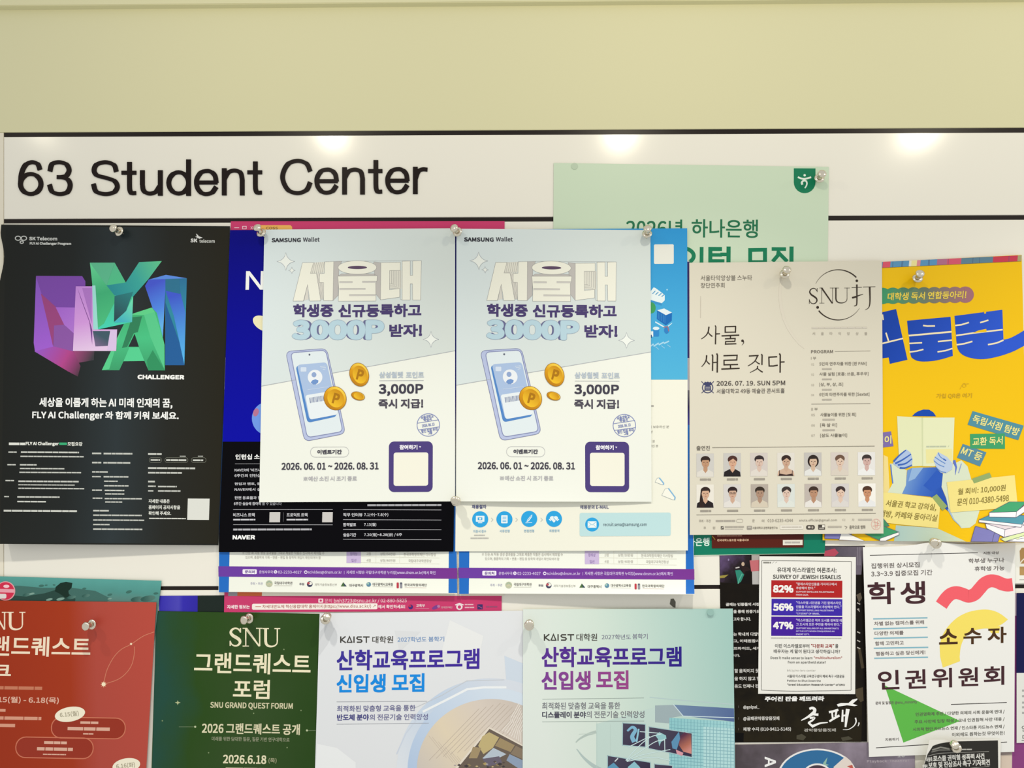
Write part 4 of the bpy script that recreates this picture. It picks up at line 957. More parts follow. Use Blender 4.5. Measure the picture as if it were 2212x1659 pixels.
p.line([(1806, 305), (1806, 490), (1796, 520), (1776, 526)], 13, BK, 4, smooth=True, taper=(15, 6)); p.line([(1752, 338), (1858, 334)], 5, BK, 4); p.line([(1757, 442), (1870, 404)], 9, BK, 4, taper=(16, 5)); p.line([(1765, 442), (1800, 432)], 14, BK, 4)
p.line([(1868, 332), (1996, 328)], 5, BK, 4); p.line([(1938, 332), (1940, 480), (1928, 540), (1890, 568)], 12, BK, 4, smooth=True, taper=(17, 3)); p.done()
p = sh.part('red_seal', 1470, 860, K, 'faint red round seal'); p.ell(2003, 1292, 50, 56, '#e0b0a4', 2, w=5)
for a, bb in (((1975, 1265), (2035, 1285)), ((1970, 1310), (2040, 1300)), ((1990, 1250), (1998, 1335)), ((2020, 1255), (2012, 1330))): p.line([a, bb], 4, '#dd9a8e', 3)
p.done()
def portrait(x, y, w, h, bgc, hair, skin, cloth, style=0, name=True):
    p = sh.part('portrait_photo', 1470, 860, K)
    p.rect(x, y, x + w, y + h, bgc, 1)
    cx = x + w * .52
    if style == 2: p.poly([(cx - 47, y + h * .24), (cx - 60, y + h * .7), (cx - 62, y + h), (cx - 8, y + h), (cx - 26, y + h * .62), (cx - 36, y + h * .45)], hair, 4)
    p.poly([(x + 2, y + h), (x + 8, y + h * .8), (cx - 26, y + h * .68), (cx + 26, y + h * .68), (x + w - 8, y + h * .8), (x + w - 2, y + h)], cloth, 2)
    p.poly([(cx - 18, y + h * .45), (cx + 18, y + h * .45), (cx + 22, y + h * .72), (cx, y + h * .84), (cx - 22, y + h * .72)], skin, 3)
    if style == 1: p.ell(cx, y + h * .37, 57, h * .27, hair, 2)
    p.ell(cx, y + h * .27, 49, h * .165, hair, 4); p.ell(cx + 1, y + h * .40, 39, h * .205, skin, 5)
    if style == 3: p.poly(p._el(cx + 1, y + h * .30, 46, h * .17, 0, 24, 180, 360) + [(cx + 44, y + h * .36), (cx + 6, y + h * .23), (cx - 40, y + h * .36)], hair, 6)
    else: p.poly(p._el(cx + 1, y + h * .30, 46, h * .17, 0, 24, 180, 360) + [(cx + 46, y + h * .34), (cx + 30, y + h * .27), (cx - 32, y + h * .28), (cx - 46, y + h * .34)], hair, 6)
    for dx in (-16, 18): p.ell(cx + dx, y + h * .38, 6, 3.5, '#4a3830', 7)
    if skin == '#c4a188':
        p.poly([(x + 14, y + h), (x + 22, y + h * .9), (cx, y + h * .95), (x + w - 22, y + h * .9), (x + w - 12, y + h)], '#3a2624', 6); p.line([(x + 24, y + h * .91), (x + 22, y + h * .76)], 5, '#3a2624', 6); p.line([(x + w - 24, y + h * .91), (x + w - 22, y + h * .76)], 5, '#3a2624', 6)
    if skin == '#c9a58e':
        for dx in (-17, 19): p.ell(cx + dx, y + h * .385, 15, 11, '#3a3434', 8, w=3)
    p.line([(cx + 1, y + h * .39), (cx + 4, y + h * .47)], 4, '#a87f66', 7); p.line([(cx - 9, y + h * .525), (cx + 11, y + h * .525)], 5, '#a86a5c', 7)
    p.done()
PL = '#e2ddd3'
row1 = [(163, 568, '#c9c6c0', '#2f211c', '#b98f70', '#d9d4ca', 0), (440, 564, '#c4c1bc', '#4a2c26', '#cfa488', '#221c1e', 3), (714, 561, '#cdc4bd', '#33282a', '#d2b8a8', '#d9d2c8', 0), (990, 558, '#dad5cb', '#33231f', '#c4a188', '#c9aa92', 3),
        (1266, 557, '#bdb9b4', '#2a201c', '#cdb097', '#dcdcd8', 1), (1540, 555, '#cfc5bd', '#6a5040', '#d6bda9', '#d2c8ba', 3), (1815, 552, '#dedcd8', '#39302f', '#c9a8a0', '#e4e4e2', 0)]
row2 = [(163, 884, '#e4dfd3', '#2e1f1b', '#cda68a', '#221a1d', 2), (440, 882, '#d0ccc8', '#2a1c1e', '#c9a58e', '#dcd8d2', 0), (720, 881, '#b0a69b', '#33291f', '#a88872', '#cfc4b0', 0), (992, 879, '#d3d8d2', '#38302e', '#d6bcac', '#d8dcd4', 3),
        (1270, 878, '#bab0a8', '#3a2a22', '#b3886c', '#e0dcd6', 0), (1546, 876, '#cdc8c6', '#3a2c2c', '#d9bca8', '#d4cfca', 3), (1820, 874, '#ebe8e0', '#4a2f20', '#c28a66', '#e0e0e0', 0)]
for x, y, *r in row1: portrait(x, y, 178, 238, r[0], r[1], r[2], r[3], r[4])
for x, y, *r in row2: portrait(x, y, 178, 238, r[0], r[1], r[2], r[3], r[4])
p = sh.part('name_captions', 1470, 860, K)
for i in range(7): p.greek(200 + i * 276, 818 - i * 2, 312 + i * 276, 848 - i * 2, '#9d968a'); p.greek(202 + i * 276, 1141 - i * 2, 314 + i * 276, 1170 - i * 2, '#9d968a')
p.done()

# ------------------------------------------------------------------ yellow book club poster
def curl_k(u, v):
    r = np.clip((u - .52) / .48, 0, 1)
    return 30 * r ** 1.4 * v ** 7 + .8 * v ** 9 * np.clip(1 - u / .35, 0, 1) + 3 * (1 - v) ** 3 * np.clip((u - .6) / .4, 0, 1) ** 2
YE = '#ecbd08'
sh = Sheet('poster', 'yellow book club poster with thick blue letters and stacked books', [(1776, 573), (2207, 550.5), (2222, 1172), (1777, 1167)], 3.0, YE, rough=0.38, curl=curl_k)
K = 4.88
p = sh.part('striped_edge', 1880, 540, K, 'row of coloured book spines')
def ty(x): return 122 - (x - 127) * 70 / 1465
xs = [(-510, -300, '#4f86b4'), (-300, 0, '#c8506a'), (0, 127, '#5a90b8'), (127, 208, '#d9566c'), (208, 405, '#5c93ba'), (405, 430, '#e6e2d2'), (430, 488, '#eadf9c'), (488, 525, '#d88a94'), (525, 700, '#5a92bc'), (700, 806, '#ae6c88'), (806, 955, '#d2566e'), (955, 1290, '#5c7f92'), (1290, 1550, '#c43c50'), (1550, 1592, '#a8a070')]
for a, b_, c in xs: p.poly([(a + 6, ty(a) + 3), (b_ + 6, ty(b_) + 3), (b_, ty(b_) + 66), (a, ty(a) + 66)], c, 1)
for a in (235, 330, 342, 610, 622, 820, 1080, 1150, 1460): p.line([(a + 4, ty(a) + 4), (a, ty(a) + 64)], 4, '#4c5a80', 2)
p.line([(-510, ty(-510) + 66), (1592, ty(1592) + 66)], 3, '#7a6a3a', 2); p.done()
p = sh.part('scalloped_caption', 1880, 540, K, 'green to mauve scalloped caption')
gr = (((0, '#3f9468'), (.5, '#6e7a66'), (1, '#a06c74')), (150, 480), (1020, 470))
for i in range(9): p.ell(130 + i * 109, 484 - i * 1.6, 90, 86, gr, 1)
p.rect(60, 420, 1000, 545, gr, 1)
p.text('대학생 독서 연합동아리!', 182, 440, 1012, 522, '#e6cc50', b=5, sh=.12, rot=-1.5); p.done()
BL = '#1242ac'
CR = '#efe0b6'
p = sh.part('thick_title', 1880, 540, K, 'thick blue letters')
bg_ = (((0, '#0f3fa4'), (1, '#2a56cc')), (300, 640), (1300, 1150))
p.poly([(60, 672), (272, 622), (392, 1157), (206, 1200), (194, 1133), (60, 1150)], bg_, 1)
p.line([(100, 992), (346, 932)], 16, CR, 3); p.line([(165, 872), (192, 960)], 16, CR, 3); p.line([(128, 680), (136, 738)], 14, CR, 3)
p.poly([(388, 746), (846, 704)] + p.curve([(870, 1116), (750, 1152), (640, 1172), (530, 1174), (462, 1152), (424, 1100), (408, 900)]) + [(400, 880)], bg_, 1)
p.line([(556, 796), (600, 802), (682, 801)], 16, CR, 3); p.line([(404, 903), (858, 862)], 18, CR, 3)
for a, c in (((410, 985), (546, 978)), ((712, 966), (860, 950))): p.line([a, c], 15, CR, 3)
p.line([(412, 1076), (490, 1066), (560, 1048)], 15, CR, 3); p.line([(708, 1074), (790, 1062), (866, 1038)], 15, CR, 3)
p.poly([(888, 695), (1392, 630)] + p.curve([(1404, 946), (1470, 930), (1545, 893), (1625, 846)]) + p.curve([(1625, 1008), (1500, 1072), (1350, 1122), (1200, 1150), (1080, 1142), (980, 1108), (926, 1050), (908, 960)]), bg_, 1)
p.line([(894, 796), (960, 788), (1040, 764)], 16, CR, 3); p.line([(1158, 766), (1245, 740)], 16, CR, 3)
p.line([(904, 902), (1080, 876), (1396, 840)], 16, CR, 3); p.poly([(1080, 876), (1140, 848), (1222, 832), (1226, 862)], YE, 4); p.rect(1200, 640, 1220, 670, YE, 4)
p.line([(908, 1000), (990, 988), (1076, 964)], 16, CR, 3); p.line([(1240, 998), (1330, 980), (1404, 950)], 16, CR, 3, smooth=True); p.done()
p = sh.part('hand_note', 1880, 540, K)
p.text('가입 QR은 여기', 697, 1510, 1072, 1566, '#c8a224', b=3, sh=.12, rot=-1); p.line([(945, 1468), (965, 1430), (985, 1405), (1005, 1412), (1040, 1410)], 4, '#c8a224', 3, smooth=True); p.ell(990, 1432, 22, 16, '#c8a224', 3, w=4); p.done()
p = sh.part('reader_picture', 1880, 860, K, 'blue and pale figure holding an open book')
DB, MB, PB = '#1246a8', '#4a78c4', '#d3dcc2'
p.poly([(440, 190), (470, 160), (505, 138), (560, 120), (620, 122), (665, 150), (694, 192)], DB, 1)
p.poly([(136, 985), (160, 905), (172, 985)], DB, 1)
p.poly([(270, 1340), (700, 1370), (1010, 1512), (250, 1508)], (((0, '#a9c4bc'), (1, '#c9d3b4')), (300, 1400), (900, 1480)), 1)
p.poly([(205, 690), (250, 690), (330, 735), (385, 760), (375, 930), (335, 1015), (180, 1000), (235, 900)], PB, 2)
p.poly([(140, 600), (185, 620), (205, 1000), (136, 1000)], '#ead58a', 1)
p.poly([(390, 760), (440, 735), (700, 728), (765, 800), (750, 940), (800, 1060), (830, 1200), (640, 1040), (335, 1008), (375, 920)], (((0, '#6f96cc'), (.5, '#3f6cc0'), (1, '#2350b0')), (400, 760), (760, 900)), 3)
p.poly([(560, 920), (700, 760), (752, 800), (742, 940), (640, 985)], '#2a58b8', 4); p.poly([(440, 735), (560, 730), (470, 850), (400, 880)], '#8fb0d6', 4)
p.poly([(760, 800), (860, 700), (960, 655), (1025, 720), (1062, 850), (1150, 1190), (1110, 1320), (1050, 1365), (960, 1372), (880, 1270), (830, 1190), (800, 1050), (748, 930)], PB, 2)
p.line([(880, 655), (905, 730), (895, 810)], 24, '#5a72c4', 4, taper=(34, 4)); p.line([(960, 690), (930, 790)], 10, '#8a9cc8', 4); p.line([(822, 1170), (880, 1280), (960, 1360)], 14, '#9fb8d0', 4, taper=(20, 3)); p.line([(215, 700), (225, 800), (238, 900)], 12, '#5a7cc4', 4)
p.poly([(282, 190), (545, 205), (548, 715), (440, 720), (300, 610)], '#dde0b6', 5); p.poly([(545, 205), (888, 205), (870, 690), (660, 720), (548, 718)], '#dfe2ba', 5); p.poly([(540, 203), (556, 206), (558, 716), (546, 716)], '#cdd3a8', 6)
p.poly([(585, 540), (860, 535), (865, 660), (590, 690)], '#e4dd9c', 6); p.greek(590, 500, 800, 522, '#b5bda4', L=7); p.line([(818, 518), (830, 500)], 3, '#a5ad9a', 7)
p.poly([(380, 540), (425, 575), (445, 640), (440, 715), (370, 745), (300, 735), (240, 692), (250, 650), (300, 600)], '#a9bddc', 8)
for q in (((375, 548), (300, 610), (246, 668)), ((430, 590), (340, 650), (262, 690)), ((440, 640), (370, 690), (290, 705)), ((440, 705), (370, 735), (310, 735))): p.line(q, 16, '#3a62b4', 9, smooth=True, taper=(12, 20))
p.poly([(715, 568), (775, 600), (810, 620), (868, 690), (862, 750), (800, 790), (740, 785), (700, 740), (665, 650), (690, 615)], '#b5c6de', 8)
for q in (((715, 575), (740, 620), (800, 660)), ((680, 620), (730, 655), (790, 690)), ((672, 660), (720, 700), (780, 725)), ((695, 730), (740, 770), (800, 785))): p.line(q, 9, '#5f86c4', 9, smooth=True)
p.line([(770, 640), (800, 660)], 14, '#3a62b4', 9); p.done()
for q, s, lab in ((((1078, 136), (1618, 290), (1560, 443), (1026, 280)), ('독립서점 탐방', 1070, 178, 1580, 395, 17), 'teal caption strip'), (((1052, 378), (1418, 372), (1420, 535), (1054, 530)), ('교환 독서', 1078, 400, 1396, 505, -3), 'green caption strip'),
                  (((975, 482), (1225, 572), (1156, 720), (914, 628)), ('MT 등', 958, 535, 1180, 640, 20), 'blue-grey caption strip'), (((60, 372), (218, 350), (245, 506), (60, 530)), ('인이', 60, 395, 222, 490, -5), 'violet caption strip')):
    p = sh.part('caption_strip', 1880, 860, K, lab)
    c = {'t': '#4f8c9c', 'g': '#3f9c66', 'b': '#56879c', 'v': '#7a6aa4'}[lab[0]]
    p.poly(q, c, 3 if lab[0] != 'g' else 4)
    t, x0, y0, x1, y1, r = s
    hh = 88 if r else 88
    cy = (y0 + y1) / 2
    p.text(t, x0, cy - hh / 2, x1, cy + hh / 2, '#e6dc8a', b=5, rot=r, L=7, sh=.1); p.done()
for q, tp, lines, lab in ((((806, 886), (1522, 812), (1556, 1150), (846, 1206)), ((1070, 850), (1258, 785), (1280, 836), (1094, 900)), (('월 회비: 10,000원', 922, 925, 1428, 1015), ('문의 010-4380-5498', 915, 1028, 1462, 1122)), 'pale yellow printed note, right'),
                          (((60, 985), (340, 1010), (742, 1062), (716, 1370), (290, 1330), (60, 1300)), ((650, 1045), (700, 1012), (813, 1140), (762, 1186)), (('서울권 학교 강의실,', 165, 1085, 700, 1180), ('책방, 카페와 동아리실', 100, 1195, 705, 1292)), 'pale yellow printed note, left')):
    p = sh.part('note_picture', 1880, 860, K, lab)
    p.poly(q, '#ecdb86', 10)
    for s, x0, y0, x1, y1 in lines: p.text(s, x0, y0 + 8, x1, y1 - 8, '#8c7c3c', b=3, sh=.15, L=13, rot=-5 if 'right' in lab else 5)
    nt_ = p.done()
    p = sh.part('tape_strip', 1880, 860, K, 'green strip of tape', parent=nt_); p.poly(tp, '#8fa668', 12); p.done()
p = sh.part('book_stack_picture', 1880, 860, K, 'outlined stack of books, right')
def book(pts, c, L): p.poly(pts, c, L); p.line(list(pts) + [pts[0]], 5, '#5a5a74', L + 1)
book([(1108, 1350), (1372, 1420), (1345, 1516), (1060, 1512)], '#7c7ab4', 14); p.line([(1312, 1406), (1285, 1512)], 5, '#5a5a74', 16)
book([(1370, 1482), (1650, 1400), (1650, 1470), (1420, 1512)], '#cfdca4', 14); book([(1420, 1512), (1650, 1440), (1650, 1516)], '#f0eee6', 14)
book([(1214, 1322), (1420, 1385), (1412, 1466), (1226, 1372)], '#f2f0ea', 16); book([(1214, 1322), (1420, 1385), (1650, 1330), (1440, 1270)], '#dccfd4', 16); book([(1420, 1385), (1650, 1332), (1650, 1405), (1412, 1466)], '#e6dade', 16)
book([(1146, 1282), (1300, 1215), (1650, 1240), (1602, 1332)], '#4f93a4', 18); book([(1146, 1282), (1602, 1332), (1590, 1362), (1144, 1308)], '#f2f0ea', 18); book([(1602, 1332), (1650, 1250), (1650, 1290), (1590, 1362)], '#f2f0ea', 18)
book([(1254, 1206), (1466, 1094), (1650, 1094), (1540, 1198)], '#43a06e', 20); book([(1254, 1206), (1540, 1198), (1536, 1258), (1254, 1253)], '#f4f2ec', 20); book([(1540, 1198), (1650, 1110), (1650, 1185), (1536, 1258)], '#f4f2ec', 20); p.done()
p = sh.part('book_stack_picture', 1880, 860, K, 'outlined stack of books, left')
book([(-480, 1370), (-200, 1390), (-200, 1490), (-480, 1480)], '#7c7ab4', 14); book([(-300, 1400), (-60, 1505), (-330, 1495)], '#f2f0ea', 16); book([(-150, 1360), (130, 1260), (200, 1345), (-20, 1400)], '#3f8e62', 16)
book([(-60, 1430), (130, 1345), (300, 1412), (102, 1500)], '#3f9a68', 18); book([(102, 1480), (300, 1412), (304, 1440), (160, 1505), (100, 1505)], '#f2f0ea', 19); p.done()

# ------------------------------------------------------------------ black dance troupe poster, and what hangs on and under it
sh = Sheet('poster', 'black poster with white brush lettering, half hidden under the survey sheet', [(1554, 1180), (1868, 1179), (1873, 1602), (1560, 1604)], 0.55, '#120d08', rough=0.45, spec=0.12)
K = 5.925
p = sh.part('stage_picture', 1540, 1140, K, 'dark stage scene')
p.poly([(85, 235), (1945, 235), (1950, 700), (1925, 1500), (1900, 2740), (130, 2740), (90, 700)], (((0, '#17110a'), (.5, '#0f0b07'), (1, '#241e10')), (900, 400), (1200, 2700), .8, 60.0), 1)
p.poly([(90, 355), (480, 350), (470, 720), (95, 700)], (((0, '#5d4a6e'), (.5, '#2a2026'), (1, '#120e0c')), (140, 380), (400, 640), .7, 90.0), 2)
p.poly([(285, 545), (350, 540), (400, 600), (360, 690), (320, 720), (300, 620)], '#2f8470', 4); p.line([(375, 590), (340, 660), (322, 715)], 14, '#58a890', 5); p.poly([(90, 615), (200, 600), (150, 640), (90, 645)], '#9a8c40', 4)
p.ell(385, 465, 20, 26, '#c0a890', 4); p.poly([(360, 490), (440, 500), (490, 540), (410, 560), (400, 610)], '#2a1c1c', 3); p.line([(290, 515), (340, 505)], 16, '#c8c4c0', 5); p.ell(200, 410, 10, 14, '#8a7ca0', 4)
p.poly([(470, 420), (590, 400), (590, 560), (490, 560)], '#c06a70', 3); p.poly([(495, 350), (595, 350), (595, 410), (495, 420)], '#a8a29c', 3); p.poly([(500, 560), (600, 550), (600, 725), (505, 725)], '#b5b2ae', 3)
p.poly([(1430, 240), (1930, 240), (1900, 600), (1830, 600), (1830, 372), (1430, 360)], (((0, '#4c4652'), (1, '#6d6470')), (1450, 300), (1900, 420), .8, 70.0), 2)
p.poly([(1425, 300), (1560, 265), (1610, 320), (1560, 365), (1425, 362)], '#b0485a', 3)
for i in range(3): p.line([(1850 + i * 22, 250), (1855 + i * 16, 480)], 8, '#8a828e', 3)
p.poly([(1835, 860), (1890, 830), (1910, 900), (1870, 960)], '#5c5244', 3); p.poly([(1840, 1040), (1870, 1030), (1880, 1080)], '#a8a098', 3)
for y in (960, 1330, 1440, 1530): p.line([(1845, y), (1885, y + 20)], 14, '#b5b0a8', 4)
p.at(1540, 1390, 6.144); p.poly([(1110, 1220), (1180, 1200), (1240, 1240), (1200, 1285), (1110, 1270)], '#4a4638', 3); p.poly([(1700, 1250), (1800, 1230), (1860, 1270), (1720, 1295)], '#4a4638', 3); p.poly([(280, 1180), (410, 1190), (405, 1310), (290, 1300)], '#060404', 3)
p.poly([(1890, 610), (1990, 580), (2000, 760), (1960, 780), (1900, 700)], '#4c4230', 3); p.line([(1940, 60), (1990, 330)], 40, '#453c2c', 3); p.done()
p = sh.part('printed_text', 1540, 1140, K)
c = '#d3d0ca'
for s, x0, y0, x1, y1 in (('골패는 민중들의 서정을', 165, 958, 640, 1002), ('을 통해 민중가요', 262, 1050, 600, 1095), ('고자 합니다.', 262, 1146, 486, 1192), ('는 학내의 다양한', 262, 1338, 620, 1386), ('고, 이태원참사', 262, 1428, 600, 1474), ('프라이드, 세계', 262, 1524, 610, 1568), ('니다.', 268, 1615, 345, 1654)):
    p.text(s, x0, y0, x1, y1, c, b=4)
p.at(1540, 1390, 6.144)
for s, x0, y0, x1, y1 in (('할 움직이지 못', 285, 335, 612, 390), ('을 하지 않고 한', 285, 440, 630, 492), ('음도 언제나 판을', 285, 540, 660, 590), ('@golpai_', 402, 820, 616, 876), ('@골패관악중앙몸짓패', 402, 968, 882, 1026), ('패짱 수지 (010-9411-5145)', 402, 1110, 1036, 1168)):
    p.text(s, x0, y0, x1, y1, c, b=4)
for y in (840, 995, 1138): p.line([(340, y - 15), (340, y + 15)], 4, '#77736c', 3)
p.text('관악중앙몸짓패', 1210, 1128, 1632, 1172, '#b0aca4', b=4); p.text('주어진 판을 깨뜨려라', 688, 700, 1478, 768, '#efeeea', b=9, sh=.1); p.done()
p = sh.part('brush_lettering', 1540, 1390, 6.144, 'white brush-written title')
WH = '#f3f2ee'
p.line([(1280, 868), (1320, 856), (1352, 880), (1338, 925)], 40, WH, 4, smooth=True, taper=(30, 46)); p.line([(1338, 920), (1260, 975), (1172, 1022)], 40, WH, 4, smooth=True, taper=(46, 12)); p.line([(1300, 940), (1400, 945)], 30, WH, 4, taper=(20, 34))
p.line([(1285, 990), (1345, 985), (1320, 1020), (1265, 1055)], 26, WH, 4, smooth=True); p.line([(1265, 1050), (1300, 1080), (1335, 1108)], 30, WH, 4, smooth=True, taper=(24, 34)); p.line([(1330, 1095), (1420, 1060), (1525, 1048)], 26, WH, 4, smooth=True, taper=(34, 12))
p.line([(1540, 912), (1600, 900), (1665, 880)], 30, WH, 4); p.line([(1580, 905), (1590, 990)], 24, WH, 4); p.line([(1640, 895), (1625, 970)], 26, WH, 4); p.line([(1545, 1035), (1600, 1000), (1680, 955)], 34, WH, 4, smooth=True, taper=(26, 30))
p.line([(1722, 880), (1718, 1040)], 26, WH, 4, taper=(20, 30)); p.line([(1720, 960), (1780, 950)], 22, WH, 4); p.line([(1790, 870), (1772, 1000), (1760, 1110)], 40, WH, 4, smooth=True, taper=(52, 24))
p.poly([(1645, 808), (1700, 790), (1800, 790), (1850, 745), (1915, 730), (1918, 745), (1855, 800), (1920, 822), (1880, 832), (1780, 820), (1660, 838)], WH, 4)
p.line([(1725, 1145), (1800, 1140), (1870, 1095), (1900, 1040), (1892, 985)], 14, WH, 4, smooth=True, taper=(6, 20)); p.line([(1925, 1098), (1938, 1070), (1938, 1050)], 14, WH, 4, taper=(8, 18)); p.done()

sh = Sheet('notice', 'white survey sheet with one red and two purple bars, on the black poster', [(1640.5, 1201.5), (1848.9, 1203.3), (1847.3, 1499.5), (1637.7, 1498.8)], 1.9, '#eceae2', rough=0.55)
p = sh.part('frame_line', 1540, 1140, K)
fx = [(626, 420), (1772, 430), (1778, 2080)]
p.line([(626, 420), (1772, 431)], 6, '#55534e', 2); p.line([(626, 420), (620, 2078)], 6, '#55534e', 2); p.line([(1772, 431), (1768, 2082)], 6, '#55534e', 2); p.line([(620, 2078), (1000, 2092), (1400, 2088), (1768, 2080)], 6, '#55534e', 2, smooth=True); p.done()
p = sh.part('printed_text', 1540, 1140, K)
DK = '#4a4844'
p.greek(645, 432, 745, 460, '#8a8880'); p.line([(760, 455), (785, 432)], 4, '#8a8880'); p.line([(800, 452), (822, 436)], 4, '#8a8880')
p.text('유대계 이스라엘인 여론조사:', 822, 508, 1582, 574, DK, b=3); p.text('SURVEY OF JEWISH ISRAELIS', 768, 603, 1638, 656, DK, b=5)
p.greek(745, 1406, 1650, 1422, '#b5b3ab'); p.text('이런 이스라엘로부터', 795, 1486, 1235, 1540, '#6c6a66', b=3); p.text('“다문화 교육”', 1255, 1486, 1552, 1540, '#a0403c', b=3); p.text('을', 1565, 1486, 1606, 1540, '#6c6a66', b=3)
p.text('배우자는 게 말이 된다고 생각하십니까?', 778, 1558, 1628, 1608, '#6c6a66', b=3)
p.at(1540, 1390, 6.144)
p.text('Does it make sense to learn', 765, 172, 1322, 208, '#7a7872', b=3, f='i'); p.text('"multiculturalism"', 1340, 172, 1715, 206, '#b06a64', b=3, f='i'); p.text('from an apartheid state?', 993, 232, 1500, 274, '#7a7872', b=3, f='i')
p.text('bit.ly/no-ierc-center', 985, 345, 1363, 378, '#b5b3ab', b=1, f='i'); p.text('서울대 이스라엘 교육연구센터 폐쇄 촉구 서명운동', 985, 415, 1746, 455, '#6c6a66', b=2); p.text('Petition to Shut Down the', 985, 480, 1432, 508, '#6c6a66', b=2, f='i'); p.text('"Israel Education Research Center" of SNU', 985, 532, 1752, 560, '#5c5a56', b=3, f='i'); p.done()
for y0, y1, x0, cc, pct, py, rows in ((675, 893, 747, '#b01f20', '82%', 735, (('“팔레스타인인들을 가자지구에서', 1585, 702, 740), ('추방해야 한다.”', 1310, 754, 790), ('SUPPORT EXPELLING PALESTINIANS', 1550, 811, 832), ('FROM GAZA.', 1225, 849, 869))),
                                      (912, 1125, 750, '#3b26a6', '56%', 968, (('“이스라엘 시민권을 가진 팔레스타인', 1640, 942, 980), ('인들을 이스라엘에서 추방해야 한다.”', 1645, 994, 1032), ('SUPPORT EXPELLING PALESTINIAN', 1545, 1048, 1069), ('"CITIZENS" OF ISRAEL.', 1370, 1087, 1110))),
                                      (1140, 1386, 747, '#43199a', '47%', 1202, (('“이스라엘군은 적의 도시를 정복할 때', 1652, 1166, 1204), ('그 도시의 모든 주민을 죽여야 한다.”', 1645, 1218, 1256), ('SUPPORT KILLING OF ALL INHABITANTS', 1610, 1277, 1298), ('OF THE CITY WHEN CONQUERING AN', 1555, 1316, 1337), ('ENEMY CITY.', 1235, 1353, 1373)))):
    p = sh.part('result_bar', 1540, 1140, K, {'8': 'red bar', '5': 'blue-violet bar', '4': 'dark purple bar'}[pct[0]])
    p.rect(x0, y0, 1656, y1, cc, 1); p.text(pct, 770, py, 1030, py + 96, '#f0eeea', b=16)
    for s, xe, a, bb in rows: p.text(s, 1064, a, xe, bb, '#d9c4c8' if pct == '82%' else '#c9c2e4', b=2.5, f='i' if s[0] in 'SFOE' or 'CIT' in s else 'n')
    p.done()

sh = Sheet('poster', 'mottled grey-violet poster with a white-rimmed blue ring, at the bottom edge', [(1588, 1608.5), (1976, 1602), (1979, 1990), (1588, 1992)], 1.3, '#6c6069')
K = 6.144
p = sh.part('mottled_picture', 1540, 1390, K, 'mottled grey-violet ground')
p.poly([(296, 1346), (2676, 1304), (2690, 2900), (296, 2900)], (((0, '#4c4448'), (.5, '#6f646e'), (1, '#9a8e9c')), (300, 1400), (2600, 1500), 1.6, 18.0), 1); p.done()
p = sh.part('ring_emblem', 1540, 1390, K, 'blue ring with white rims')
p.ell(1385, 1760, 525, 365, '#eae8e4', 3); p.ell(1385, 1760, 500, 343, '#2f6c9c', 4); p.poly([(1690, 1560), (1760, 1500), (1830, 1560), (1880, 1660), (1860, 1800), (1640, 1760), (1600, 1640)], '#e2d6cc', 5); p.poly([(1780, 1630), (1850, 1610), (1870, 1680)], '#c05a4c', 6)
p.poly([(1460, 1590), (1520, 1510), (1500, 1600), (1540, 1610), (1480, 1640)], '#8fb8a8', 5); p.ell(1385, 1730, 185, 138, '#eae8e4', 6); p.ell(1385, 1745, 165, 130, '#4a3a48', 7); p.done()
p = sh.part('side_lettering', 1540, 1390, K, 'white capitals turned sideways')
p.text('AI', 672, 1518, 852, 1668, '#efeeec', b=12, f='i', rot=90); p.done()
p = sh.part('printed_text', 1850, 1400, 6.11); p.text('Playback Theatre!', 140, 1474, 692, 1514, '#b0a6ac', b=2, f='m'); p.text('10', 545, 1395, 640, 1440, '#d8d4d4', b=6, f='i'); p.done()

# ------------------------------------------------------------------ right margin
sh = Sheet('poster', 'violet poster mostly hidden, a narrow strip beside the student rights poster', [(2187, 1282), (2360, 1281), (2350, 1800), (2180, 1800)], 0.8, '#8a3f7c')
p = sh.part('pale_corner', 0, 0, 1, 'pale corner'); p.poly([(2187, 1283), (2360, 1282), (2360, 1330), (2188, 1330)], '#c9b4c4', 1); p.poly([(2150, 1640), (2300, 1640), (2300, 1780), (2150, 1780)], '#c8b09a', 1) if False else None; p.done()
sh = Sheet('notice', 'beige notice just visible below the student rights poster, bottom right', [(2150, 1560), (2187, 1560), (2185, 1760), (2148, 1760)], 1.1, '#d8c6b4')
p = sh.part('printed_band', 0, 0, 1, 'brown-grey band'); p.poly([(2150, 1560), (2187, 1560), (2186, 1630), (2149, 1632)], '#9c8c86', 1); p.done()
sh = Sheet('poster', 'dark navy and white poster cut off by the right edge, halfway down', [(2196, 1281), (2420, 1280), (2420, 1600), (2196, 1605)], 2.0, '#e4e4dc')
p = sh.part('navy_field', 0, 0, 1, 'dark navy upper field')
p.poly([(2196, 1281), (2420, 1280), (2420, 1452), (2195.5, 1453.5)], '#0d1048', 1); p.done()
p = sh.part('printed_text', 0, 0, 1)
for y in (1488, 1500, 1514, 1524, 1536): p.greek(2208, y, 2300, y + 6, '#a8a8a4')
p.text('안', 2207, 1567, 2222, 1580, '#6a6864'); p.text('모', 2207, 1588, 2222, 1600, '#6a6864'); p.done()
sh = Sheet('poster', 'small white framed print with a brown pot shape at the right edge', [(2192, 1176), (2330, 1170), (2330, 1256), (2191, 1260)], 1.6, '#f0efe4')
p = sh.part('pot_picture', 2100, 1120, 3.08, 'brown rounded shape')
p.poly([(316, 215), (330, 195), (380, 192), (600, 192), (600, 300), (320, 300)], '#b08a54', 1); p.poly([(316, 320), (600, 320), (600, 380), (316, 378)], '#b8935c', 1); p.line([(318, 298), (345, 270), (380, 262)], 8, '#efe6d0', 3, smooth=True); p.line([(314, 408), (600, 404)], 3, '#8d8a80', 2); p.done()

